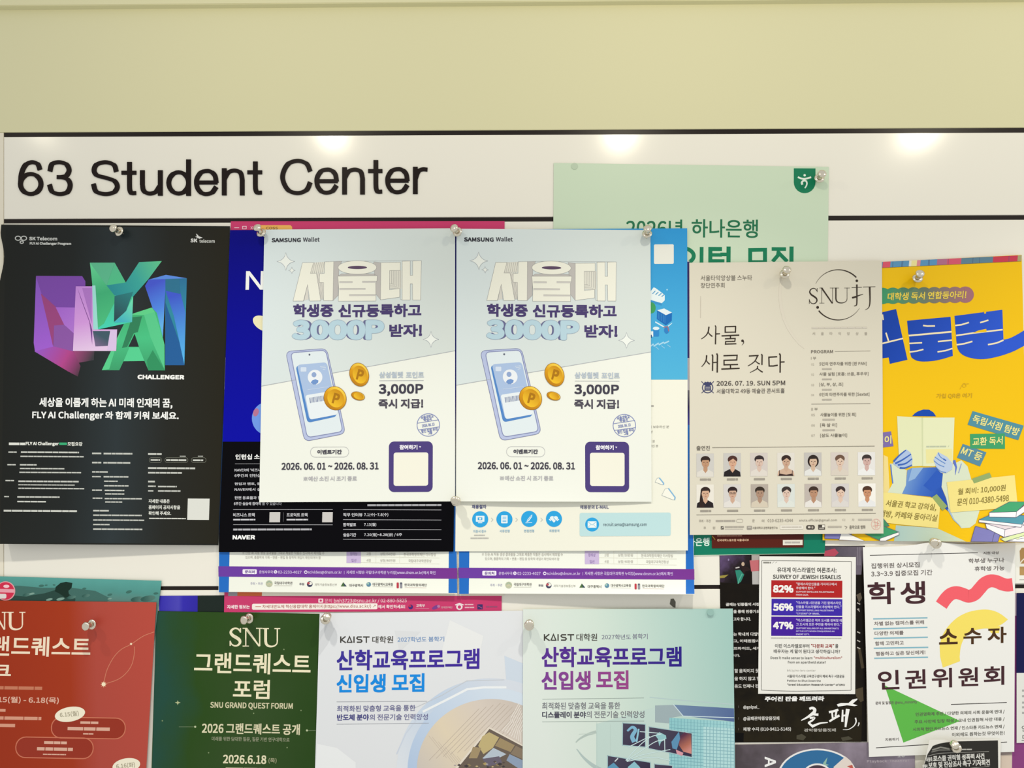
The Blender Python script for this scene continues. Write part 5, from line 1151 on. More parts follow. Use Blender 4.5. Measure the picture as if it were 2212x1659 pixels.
def edge_o(u, v):
    b = -7 * np.exp(-((u - .47) / .12) ** 2) * (1 - v) ** 6
    return np.stack([0 * u, b], 1)
sh = Sheet('poster', 'white student rights poster with a red wave, yellow arch and green triangle', [(1864, 1182), (2193, 1173), (2191, 1624), (1877, 1635)], 4.2, '#ecebe5', rough=0.5, edge=edge_o)
K = 6.11
p = sh.part('red_wave', 1850, 1150, K, 'red wavy band')
p.line([(1120, 960), (1180, 875), (1245, 815), (1320, 795), (1400, 815), (1480, 842), (1560, 815), (1625, 745), (1690, 675), (1770, 640), (1850, 650), (1920, 680), (1990, 695), (2062, 688)], 170, '#f0606a', 2, smooth=True); p.done()
p = sh.part('yellow_arch', 1850, 1150, K, 'yellow arch')
p.poly([(1105, 1640)] + p.curve([(1098, 1500), (1130, 1375), (1200, 1255), (1300, 1150), (1400, 1085), (1520, 1040), (1680, 1018), (1800, 1032), (1900, 1075), (2000, 1150)]) + p.curve([(2000, 1150), (1930, 1205), (1840, 1250), (1760, 1266), (1640, 1275), (1520, 1310), (1430, 1390), (1380, 1500), (1362, 1640)]) + [(1368, 1700), (1250, 1745), (1140, 1785)], '#f4de66', 1)
p.poly([(1730, 1265), (1900, 1235), (1880, 1330), (1780, 1330)], '#f4de66', 1); p.done()
p = sh.part('green_triangle', 1850, 1400, K, 'green triangle'); p.poly([(372, 492), (1368, 962), (620, 1247)], '#5fb84a', 1); p.done()
MR = '#43242a'
p = sh.part('title_lettering', 1850, 1150, K)
p.text('학', 150, 655, 506, 950, MR, b=20); p.text('생', 580, 648, 908, 944, MR, b=20)
p.text('소', 1090, 1272, 1336, 1478, '#4a2f14', b=18); p.text('수', 1412, 1262, 1652, 1475, '#4a2f14', b=16); p.text('자', 1732, 1248, 1982, 1462, '#4a2f14', b=16)
p.at(1850, 1400, K)
for ch, x0, y0, x1, y1 in (('인', 285, 292, 566, 545), ('권', 645, 283, 918, 535), ('위', 995, 265, 1262, 522), ('원', 1345, 255, 1608, 502), ('회', 1682, 240, 1952, 488)): p.text(ch, x0, y0, x1, y1, MR, b=14)
p.done()
p = sh.part('printed_text', 1850, 1150, K)
TX = '#6a625f'
p.line([(178, 303), (1602, 269)], 8, '#2c2624', 3); p.text('지원 대상', 1675, 252, 1882, 290, TX, b=2, rot=-1.5); p.text('집행위원 상시모집', 195, 400, 832, 470, TX, b=3); p.text('3.3~3.9 집중모집 기간', 195, 502, 1003, 575, TX, b=3)
p.text('학부생 누구나', 1480, 340, 1952, 402, TX, b=3); p.text('휴학생 가능', 1560, 445, 1955, 506, TX, b=3)
for s, x0, x1, y in (('차별 없는 캠퍼스를 위해', 235, 893, 1168), ('다양한 의제를', 240, 622, 1302), ('함께 고민하고', 247, 626, 1435), ('행동하고 싶은 당신에게!', 255, 910, 1566)): p.text(s, x0, y, x1, y + 54, '#7a6f6c', b=3)
for x0, x1, y0, y1 in ((222, 938, 1142, 1128), (222, 938, 1274, 1254), (228, 943, 1400, 1384), (230, 948, 1530, 1517), (235, 945, 1662, 1648)): p.line([(x0, y0), (x1, y1)], 17, '#84b6c6', 2)
p.at(1850, 1400, K)
p.text('문의 및 일정은 @snu_minority', 252, 698, 800, 745, TX, b=2, L=6); p.line([(1248, 744), (1985, 718)], 9, '#2c2624', 3)
for s, x0, x1, y in (('인권영화제 추진 / 다양한 의제의 사회 운동에 연대 /', 780, 1957, 832), ('주요 사안에 입장 작성 / 교내 인권침해 사안 대응 /', 768, 1957, 930), ('시의적 현안 카드뉴스 연재 / 인스타툰 카드뉴스 연재 /', 745, 1957, 1030), ('이외에도 원하는것 무엇이든!', 1262, 1957, 1105)): p.text(s, x0, y, x1, y + 52, '#5f5c54', b=2, L=6)
p.text('지원하기', 380, 1185, 558, 1226, TX, b=2); p.line([(258, 1316), (985, 1270)], 9, '#2c2624', 3); p.line([(1902, 1246), (1988, 1240)], 9, '#2c2624', 3); p.done()

sh = Sheet('flyer', 'small black flyer with a white margin, curled at its left corner, at the bottom edge', [(2008, 1598), (2162, 1597), (2158, 1800), (1964, 1800)], 6.4, '#ebe8de',
           curl=lambda u, v: 12 * (1 - u) ** 2.2)
p = sh.part('black_field', 1850, 1400, K, 'dark printed field')
p.poly([(1010, 1290), (1090, 1262), (1180, 1245), (1300, 1232), (1868, 1218), (1880, 2400), (800, 2400), (890, 1560), (940, 1400)], '#2b2925', 1); p.done()
p = sh.part('printed_text', 1850, 1400, K)
WT = '#dcdad2'
p.text('서울대', 920, 1440, 1000, 1500, WT, b=4, rot=-6); p.text('로스쿨 권력형 성폭력 사건', 1012, 1402, 1690, 1480, WT, b=7, rot=-3); p.text('피해자', 872, 1535, 940, 1585, WT, b=4, rot=-5); p.text('보호 및 진상조사 촉구 기자회견', 948, 1484, 1762, 1568, WT, b=7, rot=-3)
p.line([(945, 1425), (1080, 1392), (1300, 1380), (1750, 1365)], 6, '#a8a69e', 3, smooth=True); p.greek(1380, 1325, 1535, 1350, '#b5b3ab'); p.line([(1000, 1345), (1110, 1310), (1230, 1330)], 20, '#8c8a82', 3); p.line([(990, 1372), (1090, 1345), (1240, 1345)], 16, '#77756e', 3); p.line([(1500, 1585), (1755, 1560)], 5, '#a8a69e', 3); p.done()

# ------------------------------------------------------------------ lower left
sh = Sheet('poster', 'dark poster with a violet-blue block, mostly hidden behind the green forum poster', [(344, 1287), (488, 1286), (486, 1480), (342, 1480)], 0.5, '#17231e', rough=0.35)
p = sh.part('violet_block', 0, 0, 1, 'violet-blue block'); p.poly([(344, 1287), (427, 1286.5), (426, 1478), (342, 1478)], (((0, '#3229ac'), (.5, '#4a44b4'), (.62, '#3229ac'), (1, '#2c22a0')), (344, 1300), (427, 1300)), 1); p.done()

CR2 = '#ede4c2'
sh = Sheet('poster', 'dark green forum poster with cream serif lettering', [(338, 1320), (692, 1326), (676, 1830), (322, 1825)], 1.6, '#25450f', rough=0.35)
K = 4.056
p = sh.part('printed_ground', 310, 1250, K, 'green printed ground')
p.poly([(110, 290), (1545, 312), (1500, 2340), (60, 2310)], (((0, '#1c4a3c'), (.25, '#26480f'), (.6, '#2f4a1e'), (1, '#24440e')), (110, 500), (1540, 500), .5, 9.0), 1); p.done()
p = sh.part('title_lettering', 310, 1250, K)
serif(p, 'S', 752, 430, 862, 592, CR2, th=.19); serif(p, 'N', 868, 432, 1042, 594, CR2, th=.19); serif(p, 'U', 1038, 434, 1198, 600, CR2, th=.19)
p.text('그랜드퀘스트', 445, 652, 1465, 836, CR2, b=10); p.text('포럼', 785, 885, 1106, 1052, CR2, b=9); p.done()
p = sh.part('printed_text', 310, 1250, K)
p.text('SNU GRAND QUEST FORUM', 585, 1085, 1308, 1148, '#cfc9a4', b=5); p.text('2026 그랜드퀘스트 공개', 512, 1268, 1370, 1364, '#ddd6b2', b=6); p.text('미래를 위한 담대한 질문, 질문 기반 연구대학으로', 597, 1388, 1280, 1430, '#93967a', b=2)
p.text('2026.6.18', 697, 1545, 1076, 1622, '#e2dbb8', b=7); p.text('(목)', 1095, 1572, 1166, 1620, '#a8a684', b=2); p.greek(720, 1652, 1180, 1690, '#c4be9c'); p.done()
p = sh.part('sparkle', 310, 1250, K)
p.poly([(275, 1085), (295, 1080), (300, 1065), (306, 1080), (325, 1086), (306, 1093), (300, 1108), (294, 1093)], '#b9c090', 3); p.line([(310, 1298), (460, 1298)], 3, '#7f9070', 2); p.ell(453, 1298, 9, 9, '#c0c8a0', 3); p.ell(1432, 1330, 9, 9, '#c0c8a0', 3); p.line([(1432, 1330), (1510, 1330)], 3, '#7f9070', 2)
for x, y in ((1380, 1155), (570, 1525), (1258, 1480), (965, 1180), (165, 1245), (1230, 620)): p.ell(x, y, 6, 6, '#7f9066', 3)
p.done()

sh = Sheet('poster', 'teal landscape poster with a round red badge, a strip of it above the red poster', [(-90, 1242.5), (349, 1254.5), (328, 1425), (-90, 1425)], 2.6, '#5a978c', rough=0.4)
K = 5.821
p = sh.part('landscape_picture', 0, 1170, K, 'teal sky with dark hills and trees')
p.poly([(-500, 425), (2031, 492), (1910, 1484), (-500, 1484)], (((0, '#58a098'), (.5, '#4f9088'), (1, '#5c7c74')), (900, 460), (880, 760), .35, 40.0), 1)
p.poly([(-200, 560), (250, 555), (520, 580), (900, 580), (1200, 620), (1400, 720), (1300, 780), (-200, 780)], '#3f6a62', 2)
p.poly([(0, 660), (300, 690), (560, 650), (720, 600), (860, 650), (950, 720), (940, 770), (0, 770)], '#24443c', 3); p.poly([(700, 570), (760, 520), (830, 505), (910, 520), (900, 580), (860, 620), (870, 690), (820, 705), (750, 655), (690, 625)], '#0c2a20', 4)
for x, y, r in ((520, 556, 26), (580, 548, 14), (680, 545, 14), (1060, 590, 20), (1620, 632, 30), (1960, 652, 24), (1380, 668, 24)): p.poly(p._el(x, y, r * 1.3, r * .6, (x * 7) % 30 - 15, 14), '#3c6c62', 4)
for x, y, r in ((340, 668, 36), (1080, 680, 34), (1720, 722, 50), (1860, 715, 60), (900, 700, 36)): p.poly(p._el(x, y, r * 1.6, r * .6, (x * 3) % 20 - 10, 14), (((0, '#2f5a52'), (1, '#527a70')), (x - r, y), (x + r, y + 20), 1.0, 80.0), 4)
for x, y, r in ((400, 655, 30), (620, 728, 36), (760, 722, 44), (1380, 718, 24)): p.poly(p._el(x, y, r * 1.2, r * .4, -12, 14), '#7c9f92', 5)
p.done()
p = sh.part('round_badge', 0, 1170, K, 'red round badge with a pale rim')
p.ell(70, 620, 122, 121, '#e0a0a4', 6); p.ell(68, 620, 110, 110, '#d02a4a', 7); p.rect(-40, 596, 176, 640, '#e8a0ac', 8); p.ell(80, 562, 38, 20, '#f0c8cc', 8); p.rrect(-40, 655, 80, 715, 20, '#dfd8d4', 8); p.done()

RD = '#a8391e'
sh = Sheet('poster', 'red forum-week poster cut off by the left edge, bottom left', [(-92, 1296), (338, 1301), (300, 1910), (-112, 1900)], 4.0, RD, rough=0.38)
p = sh.part('printed_ground', 0, 1170, K, 'red printed ground, gloss painted in on the right')
p.poly([(-530, 735), (1967, 763), (1750, 4300), (-650, 4200)], (((0, '#9c2e0a'), (.45, '#a43410'), (.62, '#b0483a'), (1, '#b84a3c')), (0, 1500), (1950, 1400)), 1); p.done()  # red print; the pinker right side is gloss put into the colour
p = sh.part('title_lettering', 0, 1170, K)
PK = '#f2dfc4'
serif(p, 'S', -275, 880, -130, 1110, PK, th=.19); serif(p, 'N', -110, 885, 85, 1108, PK, th=.19); serif(p, 'U', 80, 885, 320, 1112, PK, th=.19)
p.text('그랜드퀘스트', -360, 1192, 1138, 1444, PK, b=14); p.at(0, 1400, K); p.text('위크', -360, 190, 138, 370, PK, b=14); p.done()
p = sh.part('printed_text', 0, 1400, K)
c = '#d89a80'
p.greek(-300, 470, 545, 530, '#c67a5c'); p.text('6.15(월) - 6.18(목)', -120, 612, 740, 700, '#e0b09a', b=6); p.greek(-300, 755, 70, 805, c); p.greek(-300, 850, 520, 910, c); p.greek(-300, 940, 205, 1000, c); p.done()
p = sh.part('light_trail', 0, 1400, K, 'thin glowing arcs')
for q in (((1940, -205), (1800, -150), (1650, -50), (1520, 20), (1420, 130), (1340, 290), (1305, 450)), ((1690, -20), (1690, 60), (1660, 200), (1590, 310), (1480, 395), (1305, 455))): p.line(q, 8, '#cf8064', 3, smooth=True)
for x, y, r in ((1303, 455, 46), (1648, -52, 22)): p.poly([(x + r * (1 if i % 2 == 0 else .45) * math.cos(i * math.pi / 8), y + r * (1 if i % 2 == 0 else .45) * math.sin(i * math.pi / 8)) for i in range(16)], '#dc9a78', 4); p.ell(x, y, r * .55, r * .55, '#f6e6c4', 5)
p.done()
for x0, y0, x1, y1, rows in ((640, 868, 1582, 1142, ((1010, 915, 1236, 960), (850, 985, 1380, 1046), (1045, 1066, 1176, 1090))), (192, 1118, 1178, 1390, ((555, 1165, 840, 1214), (465, 1240, 916, 1300), (540, 1326, 830, 1348)))):
    p = sh.part('capsule_caption', 0, 1400, K, 'outlined capsule')
    p.rrect(x0, y0, x1, y1, 130, '#98301c', 3); p.rrect(x0, y0, x1, y1, 130, '#cc7458', 4, w=13)
    for r in rows: p.greek(*r, '#deae98')
    p.done()
for x, y, rx, s in ((880, 832, 192, '6.15(월)'), (1588, 1478, 176, '6.16(화)')):
    p = sh.part('date_bubble', 0, 1400, K, 'cream oval'); p.ell(x, y, rx, 92, '#f4ecd4', 6, rot=-10); p.text(s, x - 128, y - 34, x + 110, y + 38, '#b0a890', b=4, rot=-6, L=8); p.done()

# ------------------------------------------------------------------ the two graduate school posters
def kaist(sh, k, ox, oy, rows, c1, c2, c3, c4, c5):
    p = sh.part('school_name', ox, oy, k)
    x0, y0, x1, y1 = rows[0]
    w, h, lw = x1 - x0, y1 - y0, (y1 - y0) * .2
    dk = '#46443f'
    sl = (rows[8] if len(rows) > 8 else 0)
    def Q(a, b_): return (x0 + a * w, y0 + b_ * h)
    p.line([Q(.03, 0), Q(.03, 1)], lw, dk, 4); p.line([Q(.19, 0), Q(.05, .52), Q(.2, 1)], lw, dk, 4)
    p.line([Q(.24, 1), Q(.325, .04), Q(.41, 1)], lw, dk, 4); p.line([Q(.27, .93), Q(.40, .93)], lw * .8, dk, 4); p.line([Q(.475, 0), Q(.475, 1)], lw, dk, 4)
    p.line([Q(.74, .09), Q(.60, .09), Q(.57, .28), Q(.61, .48), Q(.71, .52), Q(.745, .72), Q(.71, .91), Q(.57, .91)], lw, dk, 4); p.line([Q(.78, .09), Q(1, .09)], lw, dk, 4); p.line([Q(.89, .09), Q(.89, 1)], lw, dk, 4)
    p.text('대학원', *rows[1], '#55534e', b=3); p.text('2027학년도', *rows[2], c1, b=1.5); p.text('봄학기', *rows[3], c1, b=1.5); p.done()
    p = sh.part('title_lettering', ox, oy, k)
    p.text('산학교육프로그램', *rows[4], c2, b=14); p.text('신입생', *rows[5], c3, b=15); p.text('모집', *rows[6], c3, b=15); p.done()
    return p
sh = Sheet('poster', 'pale grey graduate school poster with a gold microchip picture', [(690.5, 1324.5), (1133, 1319), (1142, 1945), (672, 1948)], 3.0, '#e2e4e6', rough=0.4)
K = 4.424
for pts, c in (([(1380, 220), (1700, 370), (1660, 560), (1300, 520)], '#e9eae9'), ([(110, 1400), (300, 1440), (480, 1580), (480, 1760), (90, 1760)], '#eceeee'), ([(140, 330), (240, 220), (280, 300), (210, 450), (130, 560)], '#d6d8da'),
               ([(850, 320), (1100, 330), (900, 520)], '#dcdee0'), ([(1900, 560), (2095, 640), (2095, 920), (1920, 830)], '#cfdae6')):
    p = sh.part('pale_facet', 660, 1290, K, 'faint angular facet'); p.poly(pts, c, 1); p.done()
p = sh.part('chip_picture', 660, 1290, K, 'round gold circuit board with a chip')
CX, CY = 1775, 1655
p.ell(CX, CY, 905, 880, (((0, '#dfe4ea'), (.5, '#c3d3e6'), (1, '#d7dde6')), (900, 1650), (2000, 1000)), 1, a0=150, a1=305)
p.ell(CX, CY, 800, 790, (((0, '#b4c9e4'), (1, '#d4e0ec')), (1000, 1650), (1800, 860)), 2, a0=150, a1=305)
p.line([(1120, 1095), (1330, 990), (1545, 880), (1700, 862), (1920, 862)], 22, '#eef1f2', 3); p.line([(1040, 1060), (1300, 940), (1540, 800), (1900, 790)], 6, '#c6cace', 3)
bd = p._el(CX, CY, 712, 682, 0, 60, 178, 300); bd += [(2102, 1250), (2110, 1760), (1063, 1760)]
bd = [(min(x, 2102), y) for x, y in bd]
p.poly(bd, (((0, '#cfc6bc'), (.35, '#e2d3b8'), (.7, '#d9cdc0'), (1, '#cbbfb4')), (1080, 1640), (2050, 1000)), 4)
def inb(x, y): return ((x - CX) / 700) ** 2 + ((y - CY) / 670) ** 2 < 1 and x < 2095
r_ = random.Random(5)
for i in range(11):
    a0 = 1190 + i * 28; x0 = 1180 + i * 68
    pts = [(x0 + 60 * t * 1.0, 1560 - i * 18 - t * 62) for t in np.linspace(0, 8, 17)]
    pts = [q for q in pts if inb(*q)]
    if len(pts) > 2: p.line(pts, 4, '#b9ab9c', 5)
for i in range(9):
    x0, y0 = 1150 + i * 60, 1290 + i * 46
    pts = [(x0 + t * 50, y0 + t * 62) for t in np.linspace(0, 4, 8)]
    pts = [q for q in pts if inb(*q)]
    if len(pts) > 2: p.line(pts, 3, '#c2b4a4', 5)
for i in range(9): p.line([(2042 + i * 7, 1010 + i * 24), (1965 + i * 15, 1150 + i * 12), (1960 + i * 12, 1180 + i * 14), (1880 + i * 22, 1275 + i * 14)], 6, '#ece6dc', 6)
p.poly([(1752, 1238), (2102, 1425), (2105, 1760), (1340, 1760), (1465, 1590)], '#e6dccc', 7); p.poly([(1758, 1258), (2102, 1440), (2105, 1760), (1372, 1760), (1482, 1600)], '#6c5f54', 8)
p.poly([(1755, 1290), (1850, 1340), (1790, 1440), (1700, 1500), (1650, 1420), (1690, 1330)], '#c2b07c', 9); p.poly([(1860, 1345), (2000, 1415), (1960, 1480), (1810, 1420)], '#a08c68', 9); p.poly([(2010, 1420), (2100, 1465), (2100, 1560), (1960, 1495)], '#8a7a66', 9)
p.poly([(1795, 1440), (1920, 1500), (1800, 1560), (1690, 1540)], '#b8c4d0', 9); p.poly([(1690, 1545), (1850, 1520), (1880, 1580), (1740, 1620)], '#6a6272', 9); p.poly([(1950, 1500), (2100, 1570), (2100, 1680), (1920, 1560)], '#8fa0b8', 9); p.poly([(1600, 1430), (1680, 1440), (1640, 1540), (1560, 1540)], '#a4906c', 9)
for i in range(70):
    x, y = r_.uniform(1420, 2090), r_.uniform(1570, 1740)
    s = r_.uniform(8, 26); c = r_.choice(('#b09a62', '#8d7d5c', '#544a48', '#a8a0a4', '#c9b888', '#403a3c'))
    p.poly([(x, y - s * .6), (x + s, y), (x, y + s * .6), (x - s, y)], c, 10)
p.line([(870, 1500), (960, 1300), (1100, 1120)], 10, '#cdd6e4', 4); p.done()
kaist(sh, K, 660, 1290, [(328, 375, 612, 436), (637, 372, 838, 440), (880, 380, 1155, 428), (1175, 376, 1325, 424), (297, 497, 1662, 695), (297, 735, 765, 912), (825, 728, 1136, 905)], '#6f94c4', (((0, '#3b2f98'), (1, '#42289a')), (297, 600), (1660, 600)), '#0d8ae2', '', '')
p = sh.part('printed_text', 660, 1290, K)
p.line([(297, 1000), (1160, 994)], 4, '#9a9ca4', 5); p.text('최적화된 맞춤형 교육을 통한', 300, 1033, 1050, 1092, '#6a6a94', b=2.5); p.text('반도체 분야', 300, 1118, 606, 1180, '#4c4c86', b=6); p.text('의 전문기술 인력양성', 612, 1116, 1170, 1176, '#6a6a94', b=2.5); p.line([(297, 1214), (1178, 1204)], 4, '#9a9ca4', 5); p.done()

sh = Sheet('poster', 'mint graduate school poster with floating screens picture', [(1130, 1316), (1583, 1314.5), (1592, 1948), (1128, 1950)], 4.2, '#d6e2d8', rough=0.4)
K = 4.254
p = sh.part('mint_ground', 1100, 1290, K, 'mint printed gradient')
p.poly([(128, 112), (2055, 105), (2093, 2790), (120, 2798)], (((0, '#e0e8e0'), (.35, '#d3e2d6'), (.7, '#b9d4ca'), (1, '#a3c8bf')), (250, 900), (2080, 560)), 1); p.done()
p = sh.part('screen_picture', 1100, 1290, K, 'floating screens in front of a tiled display wall')
p.poly([(800, 1165), (1340, 1010), (1480, 1120), (1480, 1600), (800, 1600)], '#c3d8d0', 2); p.poly([(1340, 995), (1510, 990), (1590, 1090), (1480, 1110), (1470, 1160), (1340, 1150)], '#9fb0b4', 3)
p.poly([(1510, 988), (2066, 1022), (2068, 1145), (1600, 1090)], (((0, '#7088a8'), (1, '#546a98')), (1540, 1000), (2060, 1130)), 4); p.line([(1508, 985), (1598, 1092), (2066, 1108)], 7, '#d0e2e6', 5); p.line([(1290, 920), (1500, 940), (2060, 985)], 8, '#b6cccc', 3)
p.poly([(1472, 1108), (2068, 1145), (2072, 1640), (1470, 1640)], (((0, '#8fc8cc'), (1, '#a9d8da')), (1480, 1200), (2060, 1500)), 5)
for i in range(17): p.line([(1472, 1140 + i * 30), (2070, 1178 + i * 30)], 4, '#6aa0ac' if i > 1 else '#84b8c0', 6)
for i in range(20): p.line([(1490 + i * 30, 1112 + i * 1.8), (1490 + i * 30, 1640)], 4, '#74aab4', 6)
p.poly([(1785, 1190), (2068, 1208), (2070, 1640), (1785, 1640)], '#b4dcdc', 6)
for i in range(15): p.line([(1785, 1215 + i * 31), (2070, 1232 + i * 31)], 6, '#86b4bc', 7)
for i in range(9): p.line([(1812 + i * 32, 1192 + i * 2), (1812 + i * 32, 1640)], 6, '#86b4bc', 7)
for q, bb in ((((1042, 1155), (1252, 1168), (1252, 1378), (1040, 1360)), 0), (((1283, 1190), (1680, 1250), (1680, 1472), (1280, 1390)), 1), (((903, 1455), (1298, 1518), (1300, 1640), (903, 1640)), 2), (((1333, 1532), (1500, 1548), (1500, 1640), (1333, 1640)), 3)):
    p.poly(q, (((0, '#4a4458'), (1, '#332a44')), q[0], q[2]), 8); p.line(list(q) + [q[0]], 7, '#a9c8cc', 9)
p.line([(1085, 1230), (1130, 1195), (1160, 1220), (1130, 1280), (1150, 1330)], 34, '#7fb4d0', 10, smooth=True, taper=(18, 44)); p.line([(1190, 1210), (1180, 1270), (1170, 1330)], 16, '#8fc4d8', 10)
p.poly([(1340, 1270), (1380, 1240), (1440, 1270), (1445, 1300), (1395, 1330), (1380, 1370), (1365, 1300)], '#93c4c8', 10); p.poly([(1560, 1290), (1610, 1240), (1670, 1260), (1675, 1440), (1600, 1420), (1560, 1360)], (((0, '#5a3048'), (.6, '#b06a58'), (1, '#d08a80')), (1560, 1300), (1640, 1420)), 10); p.poly([(1490, 1330), (1560, 1235), (1570, 1300), (1540, 1400), (1500, 1390)], '#5c90b4', 10)
p.poly([(1530, 1400), (1600, 1430), (1590, 1460), (1540, 1440)], '#d89aa4', 11); p.poly([(905, 1560), (960, 1520), (1010, 1570), (1000, 1640), (905, 1640)], '#5c98b8', 10); p.poly([(1090, 1560), (1150, 1510), (1200, 1560), (1230, 1640), (1090, 1640)], '#8cc0cc', 10); p.line([(970, 1510), (1000, 1480)], 10, '#d8e0e4', 10)
for q in (((1070, 1500), (1180, 1380), (1290, 1290), (1400, 1255)), ((1075, 1500), (1200, 1420), (1340, 1330), (1430, 1310)), ((1080, 1505), (1220, 1450), (1480, 1400)), ((1080, 1510), (1300, 1470), (1480, 1500)), ((1090, 1380), (1290, 1280)), ((1200, 1235), (1380, 1250)), ((1428, 1300), (1430, 1420))): p.line(q, 7, '#cfe6e6', 12, smooth=len(q) > 2)
p.line([(800, 1238), (720, 1262), (650, 1300), (612, 1335)], 22, '#b5c4bc', 3, smooth=True, taper=(30, 10)); p.line([(620, 1395), (680, 1470), (760, 1540), (860, 1600)], 26, '#b2c4c0', 3, smooth=True, taper=(8, 44)); p.line([(640, 1260), (800, 1250)], 4, '#c4d2c8', 3); p.line([(930, 1170), (930, 1450)], 4, '#bcd0c8', 3); p.line([(805, 1150), (805, 1640)], 4, '#bcd0c8', 3); p.done()
kaist(sh, K, 1100, 1290, [(315, 340, 597, 400), (617, 335, 808, 402), (850, 342, 1118, 390), (1132, 336, 1272, 386), (297, 455, 1584, 642), (297, 678, 748, 852), (800, 672, 1096, 846)], '#7a7a8c', (((0, '#5a2f92'), (1, '#2c1f86')), (297, 560), (1584, 540)), (((0, '#7c3f94'), (1, '#9a4488')), (297, 760), (1090, 760)), '', '')
p = sh.part('printed_text', 1100, 1290, K)
p.line([(305, 938), (1238, 926)], 4, '#93a09a', 5); p.text('최적화된 맞춤형 교육을 통한', 302, 965, 1020, 1032, '#77787e', b=2.5); p.text('디스플레이 분야', 302, 1050, 705, 1112, '#4c4a5a', b=6); p.text('의 전문기술 인력양성', 710, 1046, 1242, 1110, '#77787e', b=2.5); p.line([(302, 1146), (1240, 1138)], 4, '#93a09a', 5); p.done()

# ------------------------------------------------------------------ small things on the board
def flake(name, label, cat, pts, d, th, mat):
    f = on_wall(pts, d); b_ = f.copy(); b_[:, 1] += th
    o0 = f.mean(0); n = len(pts)
    me = bpy.data.meshes.new(name)
    me.from_pydata((np.vstack([f, b_]) - o0).tolist(), [], [tuple(range(n))[::-1], tuple(range(n, 2 * n))] + [(i, (i + 1) % n, n + (i + 1) % n, n + i) for i in range(n)])
    bm = bmesh.new(); bm.from_mesh(me); bmesh.ops.recalc_face_normals(bm, faces=bm.faces); bm.to_mesh(me); bm.free()
    me.materials.append(mat)
    o = bpy.data.objects.new(name, me); o.location = o0; link(o); tag(o, label, cat)
flake('tape_scrap', 'small torn dark grey scrap of tape stuck above the mint graduate school poster', 'tape', [(1449, 1294), (1455, 1293), (1459.5, 1300), (1459, 1313), (1454, 1311.5), (1447, 1305)], 0.0004, 0.0004, ink('#5c5a50'))
def dot(x, y, r): return [(x + r * math.cos(i * math.pi / 10), y + r * math.sin(i * math.pi / 10)) for i in range(20)]
flake('sticky_dot', 'pale round sticky dot at the top left of the mint bank poster', 'sticker', dot(1241, 359, 7), 0.0016, 0.0004, ink('#bccdb4'))
flake('sticky_dot', 'pale round sticky dot at the top right of the mint graduate school poster', 'sticker', dot(1535, 1323, 7), 0.0068, 0.0004, ink('#95b9b0'))

M_PIN = bpy.data.materials.new('polished_nickel'); M_PIN.use_nodes = True
b_ = M_PIN.node_tree.nodes['Principled BSDF']
b_.inputs['Base Color'].default_value = (*rgb('#e2d9c6'), 1); b_.inputs['Metallic'].default_value = 1.0; b_.inputs['Roughness'].default_value = 0.17
def lathe(name, prof, parent, n=28):
    V = []; F = []
    for r, z in prof:
        for i in range(n): V.append((r * math.cos(2 * math.pi * i / n), r * math.sin(2 * math.pi * i / n), z))
    for j in range(len(prof) - 1):
        for i in range(n):
            a, c = j * n + i, j * n + (i + 1) % n
            F.append((a, c, c + n, a + n))
    F.append(tuple(range(n))[::-1]); F.append(tuple(range((len(prof) - 1) * n, len(prof) * n)))
    me = bpy.data.meshes.new(name); me.from_pydata(V, [], F)
    me.polygons.foreach_set('use_smooth', [True] * len(me.polygons)); me.update()
    me.materials.append(M_PIN)
    o = bpy.data.objects.new(name, me); link(o, parent); return o
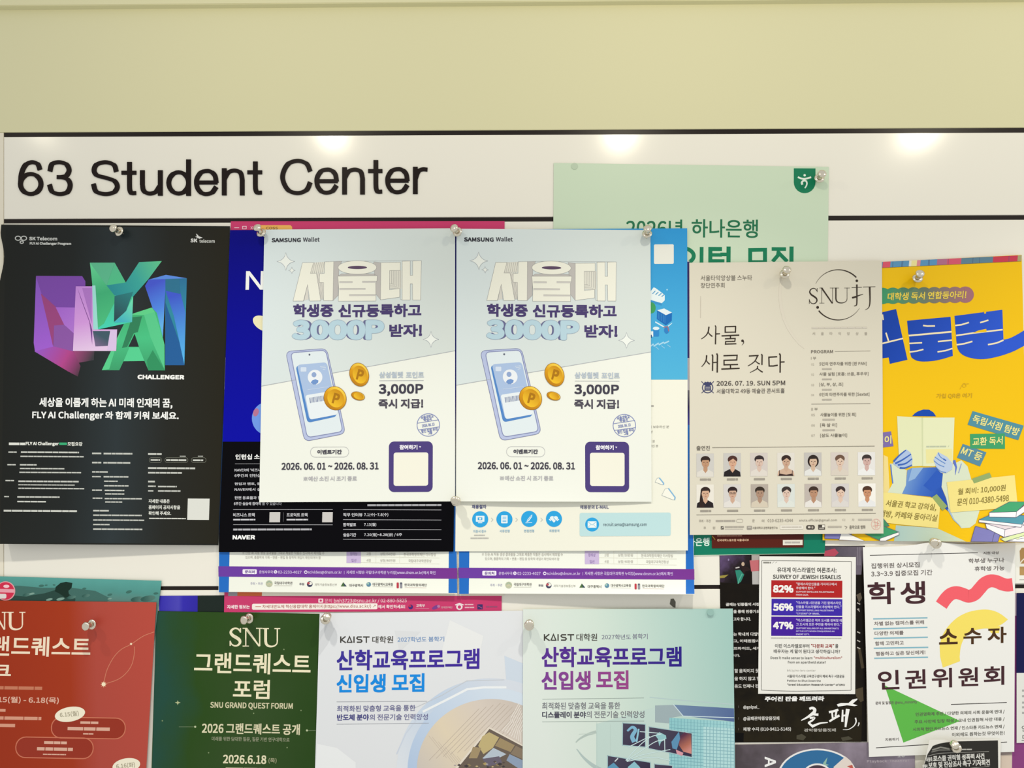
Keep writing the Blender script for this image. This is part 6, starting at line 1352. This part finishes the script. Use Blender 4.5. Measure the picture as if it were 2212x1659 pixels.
def pin_proto():
    r = bpy.data.objects.new('push_pin', None); link(r)
    lathe('needle', [(.0002, -.004), (.0006, -.001), (.0006, .009)], r, 10)
    lathe('flange', [(.0030, .0082), (.0072, .0084), (.0076, .0094), (.0072, .0106), (.0042, .0114)], r)
    lathe('grip', [(.0042, .0113), (.0034, .0135), (.0032, .0165), (.0040, .0190)], r)
    lathe('head', [(.0040, .0189), (.0058, .0194), (.0064, .0206), (.0062, .0222), (.0048, .0234), (.002, .0238)], r)
    return r
proto = None
PINS = [  # flange centre in the photo, head offset in px, surface depth mm, label
    (257, 500, -13, -7, 3.0, 'push pin at the top middle of the black challenge poster'),
    (564, 503, -10, -13, 5.4, 'push pin at the top left corner of the left white wallet poster'),
    (988, 501, -8, -9, 6.2, 'push pin between the top corners of the two white wallet posters'),
    (1398, 505, 1, -13, 6.2, 'push pin at the top right corner of the right white wallet poster'),
    (985, 1083, -3, -2, 6.2, 'push pin between the bottom corners of the two white wallet posters'),
    (1770, 385, 6, -10, 1.0, 'push pin beside the green badge of the mint bank poster'),
    (1695, 592, 5, -10, 4.6, 'push pin at the top of the off-white concert poster'),
    (1982, 601, 6, -11, 3.0, 'push pin at the top of the yellow book club poster'),
    (2022, 1174, -8, -4, 4.2, 'push pin at the top of the white student rights poster'),
    (198, 1349, -13, 4, 4.0, 'push pin on the red poster, bottom left'),
    (538, 1336, -12, 4, 3.0, 'push pin at the top of the dark green forum poster'),
    (703, 1338, 5, -9, 3.4, 'push pin at the top left corner of the pale grey graduate school poster'),
    (1143, 1351, 1, -4, 4.2, 'push pin at the top left corner of the mint graduate school poster'),
    (2065, 1615, -5, -11, 6.6, 'push pin at the top of the small black flyer'),
]
for px, py, hx, hy, d, lab in PINS:
    if proto is None:
        r = proto = pin_proto()
    else:
        r = proto.copy(); COL.objects.link(r)
        for ch in proto.children:
            cc = ch.copy(); COL.objects.link(cc); cc.parent = r
    M = 0.000707
    base = on_wall([(px, py)], d / 1000 + .0095)[0]
    head = on_wall([(px + hx, py + hy)], d / 1000 + .0210)[0]
    ax = Vector(head - base).normalized()
    r.rotation_euler = ax.to_track_quat('Z', 'Y').to_euler()
    r.location = Vector(base) - ax * .0095
    tag(r, lab, 'push pin', 'metal push pins')
